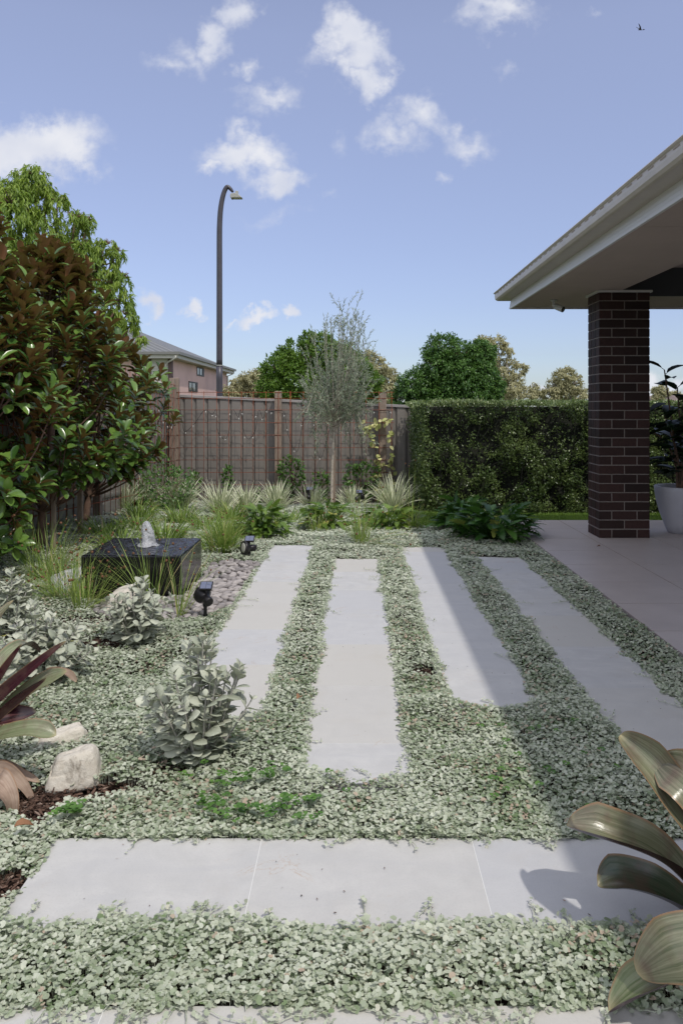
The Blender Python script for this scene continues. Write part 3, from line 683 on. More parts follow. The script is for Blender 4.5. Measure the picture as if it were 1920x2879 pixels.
def neighbour():
    Yn, Yf = 36.2, 52.9; ez = EYE+(CY-990)*Yn/FPX
    X0 = (500-CX)*Yn/FPX; T = thing('neighbour_house', 'two storey pinkish house with grey metal roof behind the left corner of the fence', 'house', (X0-2, Yn+3, -.62))
    wx = X0-.42; wy = Yn+.5; gb = -.62
    mb = MB(); mb.box(wx-13, wx, wy+.02, Yf-.5, gb, ez-.28); mb.build('wall', M['pink'], T)
    # left front: cream weatherboard bay with brown corner trims
    mb = MB(); bx0 = (427-CX)*wy/FPX; mb.box(bx0, wx-.15, wy-.06, wy+.02, EYE+(CY-1077)*wy/FPX, ez-.28); link_props(mb.build('weatherboard', M['board'], T), 'cream weatherboard cladding')
    mb = MB(); mb.box(wx-.16, wx+.015, wy-.03, wy+.0, gb, ez-.28); mb.box(wx-.02, wx+.015, wy, wy+.3, gb, ez-.28); mb.box(bx0-.35, bx0-.01, wy-.05, wy+.02, gb, ez-.28); mb.build('corner_trim', M['brown'], T)
    mb = MB(); dx = (468-CX)*wy/FPX; mb.tube([(wx+.35, wy-.62, ez-.16), (wx+.35, wy-.62, ez-.26), (dx+.1, wy-.1, ez-.42), (dx, wy-.11, ez-.55), (dx, wy-.11, gb)], .045, 8); mb.build('downpipe', M['cream'], T)
    mb = MB(); mb.tube([(wx+.42, Yf-.55, ez-.3), (wx+.06, Yf-.6, ez-.45), (wx+.06, Yf-.6, gb)], .045, 8); mb.build('downpipe', M['cream'], T)
    # eaves, gutters, roof
    e0 = X0-13.6; mb = MB(); mb.box(e0, X0, Yn, Yf, ez-.27, ez-.25); mb.box(e0, X0, Yn, Yn+.03, ez-.25, ez-.04); mb.box(X0-.03, X0, Yn+.03, Yf, ez-.25, ez-.04); mb.build('eave', M['cream'], T)
    mb = MB(); mb.box(e0, X0+.12, Yn-.12, Yn-.001, ez-.1, ez+.03); mb.box(X0+.001, X0+.12, Yn-.001, Yf+.1, ez-.1, ez+.03); mb.build('gutter', M['gut_dark'], T)
    mb = MB(); rz = 2.35; rx = X0-5.6; V = [(e0, Yn, ez), (X0, Yn, ez), (X0, Yf, ez), (e0, Yf, ez), (rx, Yn+5.6, ez+rz), (rx, Yf-5.6, ez+rz), (e0, Yn+5.6, ez+rz), (e0, Yf-5.6, ez+rz)]
    mb.add(V, [(0, 1, 4, 6), (1, 2, 5, 4), (2, 3, 7, 5), (4, 5, 7, 6)]); mb.build('roof', M['sheet'], T)
    for (pa, pb, za, zb) in ((553, 563, 1030, 1055), (530, 544, 1071, 1100)):
        ya = wx*FPX/((pa-CX)); yb = wx*FPX/((pb-CX)); zt = EYE+(CY-za)*ya/FPX; zl = EYE+(CY-zb)*ya/FPX; ya_, yb_ = ya, yb+1.0
        mb = MB()
        for (a, b, c_, d_) in ((ya_, yb_, zt-.07, zt), (ya_, yb_, zl, zl+.07), (ya_, ya_+.09, zl+.07, zt-.07), (yb_-.5, yb_, zl+.07, zt-.07), ((ya_+yb_)/2-.3, (ya_+yb_)/2-.22, zl+.07, zt-.07)): mb.box(wx-.02, wx+.03, a, b, c_, d_)
        w = mb.build('window', M['dark_frame'], T); mb = MB(); mb.box(wx-.02, wx+.012, ya_+.09, yb_-.5, zl+.07, zt-.07); mb.build('pane', M['glass'], w)
M['gut_dark'] = plain('grey_gutter', (.17, .17, .16), .5)
neighbour()
def far_houses():
    for (px0, px1, pyt, pye, Y, lab) in ((1838, 1905, 1117, 1128, 75, 'distant tiled roof seen behind the potted rubber plant, the lighter left one'), (1885, 1990, 1112, 1126, 88, 'distant tiled roof at the right edge behind the rubber plant leaves')):
        x0, x1 = (px0-CX)*Y/FPX, (px1-CX)*Y/FPX; zt = EYE+(CY-pyt)*Y/FPX+.2; ze = EYE+(CY-pye)*Y/FPX
        T = thing('far_house', lab, 'house', ((x0+x1)/2, Y, -.62)); mb = MB(); mb.box(x0+.4, x1-.4, Y+.4, Y+6, -.62, ze); mb.build('wall', M['pink'], T)
        mb = MB(); d = (x1-x0)*.3; V = [(x0, Y, ze), (x1, Y, ze), (x1, Y+7, ze), (x0, Y+7, ze), (x0+d, Y+3.5, zt), (x1-d, Y+3.5, zt)]; mb.add(V, [(0, 1, 5, 4), (1, 2, 5), (2, 3, 4, 5), (3, 0, 4), (3, 2, 1, 0)]); mb.build('roof', M['tile_roof'], T)
far_houses()

# ------------------------------------------------------------------ trees beyond the fence
def tree(name, label, Y, blobs, kind, nleaf, base_px, trunk_r, leaf, mat, trunkmat, group='trees beyond the fence', droop=0., dense=1., twigs=.55):
    """blobs: photo (x, y, r) circles giving clump centres at depth Y; each clump gets its own depth offset"""
    r_ = np.random.default_rng(int(base_px*7+Y)); k = Y/FPX
    cs = []
    for (x, y, rr) in blobs:
        c = at(x, y, Y); cs.append((c+np.array([0, r_.uniform(-.5, .5)*rr*k, 0]), rr*k))
    bx = (base_px-CX)*k; T = thing(name, label, 'tree', (bx, Y, -.62), group)
    mb = MB(); top = np.mean([c for c, _ in cs], 0)
    fork = np.array([bx, Y, -.62+.35*(top[2]+.62)])
    mb.tube(SM([(bx, Y, -.62), (bx+.05*trunk_r, Y, (fork[2]-.62)/2), fork], 4), np.linspace(trunk_r, trunk_r*.75, 9), 10)
    for c, rr in cs:
        mid = (fork+c)/2+r_.normal(0, .12, 3)*rr; mid[2] -= .15*rr
        P = SM([fork, mid, c], 4); mb.tube(P, np.linspace(trunk_r*.5, trunk_r*.08, len(P)), 6)
        for d in randdir(9, r_): d[2] = abs(d[2])*.7; mb.tube([c, c+d*rr*.45, c+d*rr*.85+np.array([0, 0, .05*rr])], [trunk_r*.1, trunk_r*.07, trunk_r*.02], 4)
    mb.build('trunk', trunkmat, T)
    tot = sum(rr**2 for _, rr in cs); L, wd = leaf; Ps = []; Ds = []; Ns = []; Ts = []
    for c, rr in cs:
        n = int(nleaf*rr**2/tot); ntw = max(6, n//16)
        # twig tufts on a lumpy shell
        d = randdir(ntw, r_); d[:, 1] *= 1; rad = rr*(.62+.42*r_.random(ntw)**.7)*(1+.28*(vn(d[:, 0]*3+c[0], d[:, 2]*3+d[:, 1]*2+c[2], .8, 5)-.5))
        p = c+d*rad[:, None]; low = d[:, 2] < -.55; p = p[~low | (r_.random(ntw) < .5)]; d = d[~low | (r_.random(ntw) < .5)][:len(p)] if False else norm(p-c)
        m_ = 16; pp = np.repeat(p, m_, 0); dd = np.repeat(d, m_, 0); N = len(pp)
        s = r_.random(N)[:, None]
        if kind == 'droop':
            pos = pp+r_.normal(0, 1, (N, 3))*[rr*.07, rr*.07, rr*.07]-s*np.array([0, 0, L*1.2]); ld = dd*.4+r_.normal(0, .32, (N, 3))+[0, 0, -.85]
        elif kind == 'gum':
            pos = pp+r_.normal(0, 1, (N, 3))*rr*np.array([.13, .13, .07]); ld = r_.normal(0, .6, (N, 3))+dd*.3+[0, 0, -.5]
        else:
            pos = pp+r_.normal(0, 1, (N, 3))*rr*.085; ld = dd*.9+r_.normal(0, .6, (N, 3))+[0, 0, .15-droop]
        ln = dd*.5+r_.normal(0, .45, (N, 3))+[0, 0, .75]
        Ps.append(pos); Ds.append(ld); Ns.append(ln); Ts.append(np.clip(np.repeat(r_.random(len(p)), m_)*.55+r_.random(N)*.45, 0, 1))
    P = np.concatenate(Ps); D = norm(np.concatenate(Ds)); Nn = np.concatenate(Ns); t = np.concatenate(Ts)
    mb = MB(); inst(mb, LEAF2 if kind != 'droop' else NARROW, D, Nn, L*r_.uniform(.7, 1.25, len(P)), wd*r_.uniform(.8, 1.2, len(P)), P, t*.93)
    mb.build('crown', mat, T)
T0 = [(0,545,50),(70,498,42),(105,500,38),(125,535,34),(160,560,28),(50,590,75),(120,640,60),(215,612,34),(250,622,26),(205,690,50),(250,700,36),(300,690,30),(285,745,45),(330,705,20),(120,760,90),(20,720,80),(240,800,65),(320,800,34),(345,775,24),(340,850,36),(360,885,26),(150,900,100),(310,910,45),(372,905,18),(30,880,90),(270,960,50),(395,950,14),(180,1040,70)]
tree('drooping_tree', 'tall bright green tree with hanging leaves above the magnolias', 14.5, T0, 'droop', 34000, 120, .16, (.115, .030), M['bright'], M['bark'])
T1 = [(790,1040,50),(770,1085,42),(830,1010,52),(850,1080,70),(900,990,50),(945,1020,58),(930,1085,65),(990,1050,55),(1030,1085,48),(1000,1110,42),(1045,1110,28),(870,960,26),(790,1120,50),(960,1130,60),(880,1140,60)]
tree('citrus_tree', 'round mid green tree directly behind the olive tree', 17, T1, 'up', 46000, 900, .14, (.072, .038), M['citrus'], M['bark'])
T2 = [(1245,985,50),(1225,1030,48),(1290,1000,45),(1290,1060,62),(1225,1085,55),(1165,1085,48),(1145,1120,45),(1345,1000,42),(1340,1050,58),(1375,1085,42),(1330,1110,55),(1255,1130,60),(1385,1130,34),(1365,985,26),(1190,1130,50)]
tree('fig_tree', 'dense deep green tree rising above the left end of the hedge', 20, T2, 'up', 48000, 1270, .2, (.078, .038), M['fig'], M['bark'], droop=.6)
G1 = [(1060,1030,30),(1090,1060,28),(1045,1075,36),(1085,1105,30),(1060,1130,34),(1035,1000,16)]
tree('gum_tree', 'pale tan gum tree crown between the round tree and the fig', 48, G1, 'gum', 7000, 1065, .3, (.22, .09), M['gum'], M['gum_bark'])
G2 = [(1360,970,26),(1400,965,24),(1425,985,18),(1385,1010,22),(1430,1025,22),(1470,1035,17),(1400,1050,26),(1445,1065,22),(1430,1100,34),(1480,1110,26),(1395,1100,30),(1500,1090,12)]
tree('gum_tree', 'tall open gum tree standing behind the right side of the fig', 52, G2, 'gum', 8000, 1420, .28, (.22, .085), M['gum'], M['gum_bark'], group='trees beyond the fence')
G3 = [(1575,1062,22),(1600,1052,20),(1560,1085,24),(1610,1080,24),(1590,1105,32),(1630,1110,22),(1545,1110,24),(1520,1110,18),(1620,1060,12)]
tree('gum_tree', 'small gum tree just left of the brick pillar', 55, G3, 'gum', 7000, 1590, .25, (.22, .085), M['gum'], M['gum_bark'])
G4 = [(650,1095,28),(680,1085,28),(710,1075,30),(735,1058,24),(735,1100,34),(690,1110,34),(645,1120,28),(760,1090,30)]
tree('gum_tree', 'low pale gum tree just right of the street lamp pole', 45, G4, 'gum', 7500, 700, .28, (.22, .09), M['gum'], M['gum_bark'])
G5 = [(1845,1100,11),(1862,1094,12),(1855,1112,10),(1875,1108,9),(1842,1120,10)]
tree('gum_tree', 'tiny far gum tree against the sky right of the brick pillar', 70, G5, 'gum', 2600, 1855, .2, (.24, .09), M['gum'], M['gum_bark'])
G6 = [(1895,1108,8),(1912,1112,8),(1925,1120,10),(1884,1118,8)]
tree('gum_tree', 'faint far gum tree at the right edge behind the rubber plant', 95, G6, 'gum', 2000, 1908, .2, (.3, .11), M['gum'], M['gum_bark'])

# ------------------------------------------------------------------ hedge
def hedge():
    x0, x1, y0, y1, zb, zt = .80, 6.6, 10.45, 12.7, -.36, 1.33
    T = thing('hedge', 'clipped dark green hedge with tiny leaves along the far side of the lawn', 'hedge', (2.6, 11, zb))
    mb = MB(); xs = np.linspace(x0+.14, x1, 60); zs = np.linspace(zb, zt-.07, 20)
    X, Z = np.meshgrid(xs, zs); Yv = y0+.26+.10*vn(X, Z, .16, 21); V = np.stack([X.ravel(), Yv.ravel(), Z.ravel()], 1); i = (np.arange(59)[None]+np.arange(19)[:, None]*60).ravel()
    mb.add(V, np.stack([i, i+1, i+61, i+60], 1)); mb.box(x0+.16, x1, y0+.38, y1-.06, zb, zt-.08)
    for _ in range(160):
        a = np.array([rng.uniform(x0+.1, x1-.1), y0+.2, rng.uniform(zb, .9)]); b = a+[rng.normal(0, .12), rng.uniform(-.22, -.05), rng.uniform(.1, .4)]; mb.tube([a, (a+b)/2+rng.normal(0, .02, 3), b], [.006, .005, .003], 4)
    mb.build('branches', M['hedge_core'], T)
    n = 62000; u = rng.uniform(x0, x1, n); v = rng.uniform(zb+.04, zt, n)
    lump = vn(u, v, .30, 22)*.55+vn(u, v, .12, 23)*.45
    left = .10+.12*vn(v, v*0, .25, 9)+np.clip((.25-v), 0, .5)*.15; dep = .30*(1-lump)
    keep = (u > x0+left*.2) & (rng.random(n) < np.clip((lump-.36)*4.2+.25, .12, 1)*(1-.5*(v < -.18)))
    P = np.stack([u, y0+dep+rng.uniform(0, .07, n), v], 1)[keep]; k = len(P)
    D = rng.normal(0, .6, (k, 3))+[0, -.5, .5]; N = rng.normal(0, .55, (k, 3))+[.1, -.55, .7]
    t = np.clip(vn(P[:, 0], P[:, 2], .2, 24)*.5+rng.random(k)*.45, 0, 1)
    n2 = 26000; P2 = np.stack([rng.uniform(x0-.02, x1, n2), rng.uniform(y0, y1, n2), zt+.03*(rng.random(n2)-.6)-.03], 1); P2[:, 2] += .06*(vn(P2[:, 0], P2[:, 1], .15, 25)-.5)+.03*(rng.random(n2) > .97)+.03*(vn(P2[:, 0], P2[:, 1], .6, 26)-.5)
    D2 = rng.normal(0, .7, (n2, 3))+[0, -.1, .7]; N2 = rng.normal(0, .6, (n2, 3))+[0, -.4, .6]
    n3 = 11000; P3 = np.stack([x0+rng.random(n3)*.12, rng.uniform(y0, y1, n3), rng.uniform(zb, zt, n3)], 1); P3[:, 0] += .12*(1-vn(P3[:, 1], P3[:, 2], .2, 27))+np.clip(.3-P3[:, 2], 0, 1)*.15
    D3 = rng.normal(0, .6, (n3, 3))+[-.6, 0, .35]; N3 = rng.normal(0, .5, (n3, 3))+[-.4, 0, .8]
    mb = MB(); A = np.concatenate; tt = A([t, .35+.6*rng.random(n2), rng.random(n3)*.8])
    PP = A([P, P2, P3]); inst(mb, LEAF2, norm(A([D, D2, D3])), A([N, N2, N3]), rng.uniform(.026, .046, len(PP)), rng.uniform(.017, .027, len(PP)), PP, tt)
    mb.build('foliage', M['hedge'], T)
hedge()

# ================================================================== NEAR OBJECTS
def sph(c, r, n=10, m=7):
    V = []; F = []
    for i in range(1, m):
        a = PI*i/m
        for j in range(n): b = 2*PI*j/n; V.append((math.sin(a)*math.cos(b), math.sin(a)*math.sin(b), math.cos(a)))
    V += [(0, 0, 1), (0, 0, -1)]; k = len(V)
    for i in range(m-2):
        for j in range(n): F.append((i*n+j, (i+1)*n+j, (i+1)*n+(j+1) % n, i*n+(j+1) % n))
    for j in range(n): F.append((k-2, j, (j+1) % n)); F.append((k-1, (m-2)*n+(j+1) % n, (m-2)*n+j))
    return np.array(V)*np.asarray(r)+np.asarray(c), F
FT = (-1.815, -1.157, 5.14, 5.82, .281)
def fountain():
    x0, x1, y0, y1, zt = FT; T = thing('water_feature', 'square black basin bubbling over with water beside the river pebbles', 'fountain', ((x0+x1)/2, (y0+y1)/2, 0))
    mb = MB(); mb.box(x0, x1, y0, y1, -.03, zt-.012); mb.build('basin', M['basin'], T, bevel=.008)
    mb = MB(); n = 90; xs = np.linspace(x0+.004, x1-.004, n); ys = np.linspace(y0+.004, y1-.004, n); jx, jy = -1.463, 5.46
    def f(X, Y):
        r = np.hypot(X-jx, Y-jy); a = np.minimum(np.minimum(X-x0, x1-X), np.minimum(Y-y0, y1-Y))
        return zt-.006+.006*np.exp(-r*7)*np.sin(r*95)+.006*(vn(X, Y, .05, 31)-.5)+.004*(vn(X, Y, .022, 32)-.5)+.012*np.exp(-(r/.06)**2)-.006*np.clip(1-a/.012, 0, 1)
    grid(mb, xs, ys, f); mb.build('water', M['water'], T)
    # bubbling jet: lumpy column flaring at its foot
    mb = MB(); prof = [(.072, .0), (.058, .012), (.047, .03), (.043, .06), (.040, .09), (.037, .12), (.030, .145), (.018, .163), (.004, .172)]
    seg = 22; V = []
    P2 = []
    for a, b in zip(prof[:-1], prof[1:]):
        for t in (0, .5): P2.append((a[0]*(1-t)+b[0]*t, a[1]*(1-t)+b[1]*t))
    P2.append(prof[-1])
    for i, (r, z) in enumerate(P2):
        for j in range(seg):
            an = 2*PI*j/seg; q = 1+.30*(rng.random()-.5)+.14*math.sin(3*an+z*30); V.append((jx+r*q*math.cos(an)+.006*math.sin(z*25), jy+r*q*math.sin(an), zt+z+.006*(rng.random()-.5)))
    k = len(P2); F = [(i*seg+j, i*seg+(j+1) % seg, (i+1)*seg+(j+1) % seg, (i+1)*seg+j) for i in range(k-1) for j in range(seg)]+[tuple(range((k-1)*seg, k*seg))]
    mb.add(V, F, smooth=True)
    for _ in range(90):
        a = rng.uniform(0, 2*PI); r = abs(rng.normal(.035, .03)); z = rng.uniform(.0, .15)*max(0, 1-r*6)+.004; s = rng.uniform(.002, .006)
        v, f_ = sph((jx+r*math.cos(a), jy+r*math.sin(a), zt+z), s, 6, 4); mb.add(v, f_, smooth=True)
    mb.build('water_jet', M['splash'], T, sub=1)
    mb = MB()                                   # grate round the foot
    for i in range(22): x = x0-.07+i*.0375; mb.box(x, x+.014, y0-.13, y0-.004, -.012, .0)
    for i in range(23): y = y0-.1+i*.0375; mb.box(x1+.004, x1+.14, y, y+.014, -.012, .0)
    mb.box(x0-.08, x1+.14, y0-.14, y0-.128, -.014, .002); mb.box(x1+.138, x1+.15, y0-.14, y1+.05, -.014, .002)
    link_props(mb.build('drain_grate', M['black']), 'black drainage grate set in the pebbles around the foot of the basin', 'grate')
fountain()

PEB = [(520, 1728), (700, 1738), (735, 1560), (700, 1545), (560, 1570)]
def in_poly(x, y, poly):
    c = np.zeros(x.shape, bool); n = len(poly)
    for i in range(n):
        xa, ya = poly[i]; xb, yb = poly[(i+1) % n]
        c ^= ((ya > y) != (yb > y)) & (x < (xb-xa)*(y-ya)/((yb-ya) if yb != ya else 1e-9)+xa)
    return c
PB = [(-1.20, 4.62), (-.785, 4.80), (-.785, 6.28), (-1.00, 6.42), (-1.14, 6.30), (-1.145, 5.05), (-1.30, 4.98), (-1.62, 4.95), (-1.62, 4.70)]
PB = [(-1.62, 4.75), (-1.30, 4.56), (-.95, 4.62), (-.80, 4.90), (-.785, 6.22), (-1.02, 6.36), (-1.13, 6.2), (-1.14, 5.10), (-1.62, 5.08)]
def pebbles():
    mb = MB(); pts = []
    for lay, (n, sp) in enumerate(((700, .036), (520, .040))):
        k = 0; tries = 0; L = []
        while k < n and tries < 9000:
            tries += 1; x = rng.uniform(-1.62, -.785); y = rng.uniform(4.55, 6.4)
            if not in_poly(np.array([x]), np.array([y]), PB)[0]: continue
            if any((x-a)**2+(y-b)**2 < sp**2 for a, b in L): continue
            L.append((x, y)); k += 1
            s = rng.uniform(.017, .031); r = (s*rng.uniform(1.0, 1.6), s*rng.uniform(.75, 1.0), s*rng.uniform(.45, .7))
            V, F = sph((0, 0, 0), r, 10, 7); V *= 1+.10*(vn(V[:, 0]+x*3, V[:, 1]+V[:, 2]+y*3, .02, 41)-.5)[:, None]
            an = rng.uniform(0, PI); tl = rng.normal(0, .35); ca, sa = math.cos(an), math.sin(an); ct, st = math.cos(tl), math.sin(tl)
            Rm = np.array([[ca, -sa, 0], [sa, ca, 0], [0, 0, 1]])@np.array([[1, 0, 0], [0, ct, -st], [0, st, ct]])
            mb.add(V@Rm.T+[x, y, -.018+lay*.020+rng.uniform(0, .008)], F, 0, rng.random(), smooth=True)
    link_props(mb.build('river_pebbles', M['pebble']), 'smooth grey pink river pebbles between the black basin and the paving', kind='stuff')
pebbles()

# ------------------------------------------------------------------ silver groundcover
BARE = []        # thin patches where the mulch shows: x, y, rx, ry
for (px, py, rx, ry, s) in ((215,2230,.26,.085,1),(110,2270,.12,.10,1),(25,2490,.07,.08,1),(265,1810,.16,.10,.9),(470,2165,.10,.04,.7),(1000,2228,.13,.034,1),(1205,1890,.085,.075,.95),(820,2000,.05,.03,.6),(620,1560,.17,.13,.9),(300,1745,.3,.10,.7),(640,1555,.1,.05,.5),(60,2010,.2,.05,.5),(560,1830,.05,.04,.5),(420,2730,.02,.015,.9),(300,2700,.02,.012,.9),(700,2010,.04,.03,.5)):
    p = on(px, py); BARE.append((p[0], p[1], rx, ry, s))
def cover_density(x, y):
    """0 none .. 1 full"""
    d = np.ones(x.shape)
    e1 = .030*(vn(x, y, .11, 51)-.5)*2+.020*(vn(x, y, .035, 52)-.5)*2
    for (x0, x1, y0, y1, _) in STRIPS:
        # signed distance inside rectangle with rounded near corners
        cx_, cy_ = (x0+x1)/2, (y0+y1)/2; hx, hy = (x1-x0)/2-.022, (y1-y0)/2-.018; r = .11
        qx = np.abs(x-cx_)-hx; near = y < cy_; qy = np.abs(y-cy_)-hy; rr = np.where(near, r, .02)
        ax = np.maximum(qx+rr, 0); ay = np.maximum(qy+rr, 0); sd = np.hypot(ax, ay)+np.minimum(np.maximum(qx+rr, qy+rr), 0)-rr
        d = np.where(sd+e1 < 0, 0, d)
    b = BAND1; d = np.where((x > b[0]+.01) & (y > b[2]+.022+e1*1.1) & (y < b[3]-.006+e1*.25), 0, d)
    b = BAND2; d = np.where((y < b[3]+.002+e1*1.1), 0, d)
    d = np.where((x > PATIO_X+.006-np.abs(e1)*.3) & (y < PATIO_Y+.05), 0, d)
    d = np.where(in_poly(x+e1*.8, y+e1*.8, PB), 0, d)
    d = np.where((x > FT[0]-.03) & (x < FT[1]+.02) & (y > FT[2]-.1) & (y < FT[3]+.02), 0, d)
    for (a, b_, rx, ry, s) in BARE:
        q = np.hypot((x-a)/rx, (y-b_)/ry)+.5*(vn(x, y, .04, 53)-.5)+.3*(vn(x, y, .1, 57)-.5); d = d*np.where(q < 1, 1-s*np.clip((1.12-q)*2.4, 0, 1), 1)
    # lawn on the right, mixed bed at the back left
    lw = (x > .42+.25*(y < 9.3)+.12*(vn(x, y, .3, 54)-.5)) & (y > 8.60-.1*(x < 1.2)); d = np.where(lw, 0, d)
    d = np.where(y > 12.3, 0, d)
    back = (y > 8.6) & (x < -.9); d = np.where(back, d*.35, d)
    return d
def groundcover():
    def zone(y0, y1, x0, x1, dens, size, tmpl, mb, stem=False, hgt=.045):
        n = int((x1-x0)*(y1-y0)*dens); x = rng.uniform(x0, x1, n); y = rng.uniform(y0, y1, n)
        keep = (np.abs(x-.0) < y*.52+.35) & (rng.random(n) < cover_density(x, y)); x = x[keep]; y = y[keep]; n = len(x)
        mound = .30+1.15*vn(x, y, .19, 55)**1.5+.25*vn(x, y, .05, 56)
        # edges are lower than the middle
        ed = .5*(cover_density(x+.05, y)+cover_density(x-.05, y))*.5+.5*(cover_density(x, y+.05)+cover_density(x, y-.05))*.5
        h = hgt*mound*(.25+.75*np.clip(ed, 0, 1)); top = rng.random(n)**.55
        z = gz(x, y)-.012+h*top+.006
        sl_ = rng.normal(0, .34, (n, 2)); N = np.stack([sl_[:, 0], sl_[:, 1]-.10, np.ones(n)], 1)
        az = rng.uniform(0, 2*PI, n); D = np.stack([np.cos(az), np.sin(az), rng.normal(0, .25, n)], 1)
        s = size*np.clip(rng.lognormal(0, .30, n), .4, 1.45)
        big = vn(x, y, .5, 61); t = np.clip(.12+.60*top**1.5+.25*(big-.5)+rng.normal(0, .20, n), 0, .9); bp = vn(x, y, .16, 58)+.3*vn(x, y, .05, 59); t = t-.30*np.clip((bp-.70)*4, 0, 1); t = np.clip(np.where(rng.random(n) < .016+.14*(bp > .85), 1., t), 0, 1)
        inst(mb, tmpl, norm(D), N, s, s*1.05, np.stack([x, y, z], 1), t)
        if stem:
            k = rng.random(n) < .45; B = np.stack([x[k]+rng.normal(0, .006, k.sum()), y[k]+rng.normal(0, .006, k.sum()), z[k]-.035], 1)
            blades(mb, B, rng.uniform(0, 6.3, k.sum()), .034, .0013, rng.uniform(0, .4, k.sum()), .2, 2, 0, t=.72)
    mb = MB()
    zone(1.52, 2.45, -1.6, 1.7, 29000, .0114, ROUND, mb, True, .042)
    zone(2.45, 3.6, -2.1, 1.75, 21000, .0114, ROUND, mb, True, .036)
    zone(3.6, 5.2, -2.6, 1.7, 14000, .0118, ROUND, mb, False, .034)
    q4 = LEAF2; sq = leaf_t([0, .5, 1], [.25, .5, .3], .2, .1)
    zone(5.2, 7.4, -3.0, 1.7, 9500, .0140, sq, mb, False, .036)
    zone(7.4, 12.3, -3.0, 1.8, 5500, .020, sq, mb, False, .05)
    # low leaves lapping over the paver edges
    def lap(ax, ay, bx, by, n, sx, sy):
        f = rng.random(n); x = ax+(bx-ax)*f+rng.normal(0, sx, n); y = ay+(by-ay)*f+rng.normal(0, sy, n); k = vn(x, y, .07, 91) > .22; x, y = x[k], y[k]; n = len(x)
        z = rng.uniform(-.004, .020, n); az = rng.uniform(0, 6.3, n); s = .0125*np.clip(rng.lognormal(0, .3, n), .5, 1.4)
        inst(mb, ROUND, np.stack([np.cos(az), np.sin(az), rng.normal(0, .3, n)], 1), rng.normal(0, .38, (n, 3))+[0, -.15, 1], s, s, np.stack([x, y, z], 1), np.clip(rng.normal(.5, .22, n), 0, .9))
    lap(-1.5, BAND2[3]+.004, 1.1, BAND2[3]+.004, 3000, 0, .010); lap(-.85, BAND1[3]+.010, 1.0, BAND1[3]+.010, 1500, 0, .006); lap(-.9, BAND1[2]-.0, 1.1, BAND1[2]-.0, 900, 0, .012)
    for (x0, x1, y0, y1, _) in STRIPS:
        lap(x0+.004, y0, x0+.004, y1, 1500, .010, 0); lap(x1-.004, y0, x1-.004, y1, 1500, .010, 0)
    lap(PATIO_X-.012, 3.4, PATIO_X-.012, 8.5, 1900, .008, 0)
    # creeping runners that spill over the paving
    def runner(x, y, ang, L, sc=1.0):
        n = int(5+L*30); a = ang; P = [(x, y, .006)]
        for i in range(n): a += rng.normal(0, .22); P.append((P[-1][0]+math.cos(a)*L/n, P[-1][1]+math.sin(a)*L/n, .006+.004*rng.random()))
        P = np.array(P); mb.tube(P, .0011*sc, 4, t=.8, smooth=True)
        Q = np.repeat(P[1:], 2, 0)+rng.normal(0, .004, (2*n, 3))*[1, 1, 0]; Q[:, 2] = .006+rng.random(2*n)*.012
        k = rng.random(2*n) < .75; Q = Q[k]; m_ = len(Q); az = rng.uniform(0, 6.3, m_)
        inst(mb, ROUND, np.stack([np.cos(az), np.sin(az), rng.normal(0, .3, m_)], 1), rng.normal(0, .5, (m_, 3))+[0, 0, 1], .0105*sc*rng.uniform(.6, 1.2, m_), .011*sc, Q, np.clip(rng.normal(.6, .2, m_), 0, .92))
    for (x0, x1, y0, y1, _) in STRIPS:
        for _ in range(13):
            s = rng.random() < .5; y = rng.uniform(y0+.1, y1-.2); runner(x0+.01 if s else x1-.01, y, rng.normal(0 if s else PI, .6), rng.uniform(.05, .15), .9)
        for _ in range(3): runner(rng.uniform(x0, x1), y0+.01, PI/2+rng.normal(0, .7), rng.uniform(.05, .12))
    for _ in range(17): runner(rng.uniform(-.8, .75), BAND1[3]-.004, -PI/2+rng.normal(0, .8), rng.uniform(.03, .09))
    for _ in range(26): runner(rng.uniform(-.85, .8), BAND1[2]+.02, PI/2+rng.normal(0, .8), rng.uniform(.04, .10), 1.1)
    for _ in range(46): runner(rng.uniform(-.8, .7), BAND2[3]-.02, -PI/2+rng.normal(0, 1.1), rng.uniform(.05, .17), 1.15)
    for _ in range(12): runner(PATIO_X-.01, rng.uniform(4.2, 7.6), rng.normal(0, .6), rng.uniform(.02, .05), .8)
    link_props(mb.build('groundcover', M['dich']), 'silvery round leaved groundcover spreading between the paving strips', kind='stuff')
    # clover patch
    mb = MB(); n = 330; c = on(735, 2265); x = c[0]+rng.normal(0, .095, n); y = c[1]+rng.normal(0, .07, n); k = (vn(x, y, .07, 62) > .45) & (cover_density(x, y) > .4); x, y = x[k], y[k]
    x = np.concatenate([x, on(200, 2320)[0]+rng.normal(0, .03, 20), rng.uniform(.4, .92, 24)]); y = np.concatenate([y, on(200, 2320)[1]+rng.normal(0, .02, 20), rng.uniform(2.35, 3.0, 24)]); n = len(x)
    P = np.stack([x, y, gz(x, y)+.035+rng.random(n)*.022], 1)
    for j in range(3):
        az = rng.uniform(0, .5, n)+j*2*PI/3+P[:, 0]*50; inst(mb, ROUND, np.stack([np.cos(az), np.sin(az), .15+0*az], 1), np.tile([0, 0, 1.], (n, 1))+rng.normal(0, .2, (n, 3)), .0165, .017, P, rng.random(n))
    link_props(mb.build('clover', M['clover']), 'patch of bright green clover among the silvery groundcover', kind='stuff')
    # mulch chips
    mb = MB(); Ps = []
    for (a, b, rx, ry, s) in BARE:
        n = int(700*rx*ry*60*max(.3, s))+60; r = np.sqrt(rng.random(n))*1.15; an = rng.uniform(0, 6.3, n); Ps.append(np.stack([a+r*rx*np.cos(an), b+r*ry*np.sin(an)], 1))
    n = 5000; Ps.append(np.stack([rng.uniform(-2.6, 1.5, n), rng.uniform(2.3, 9, n)], 1))
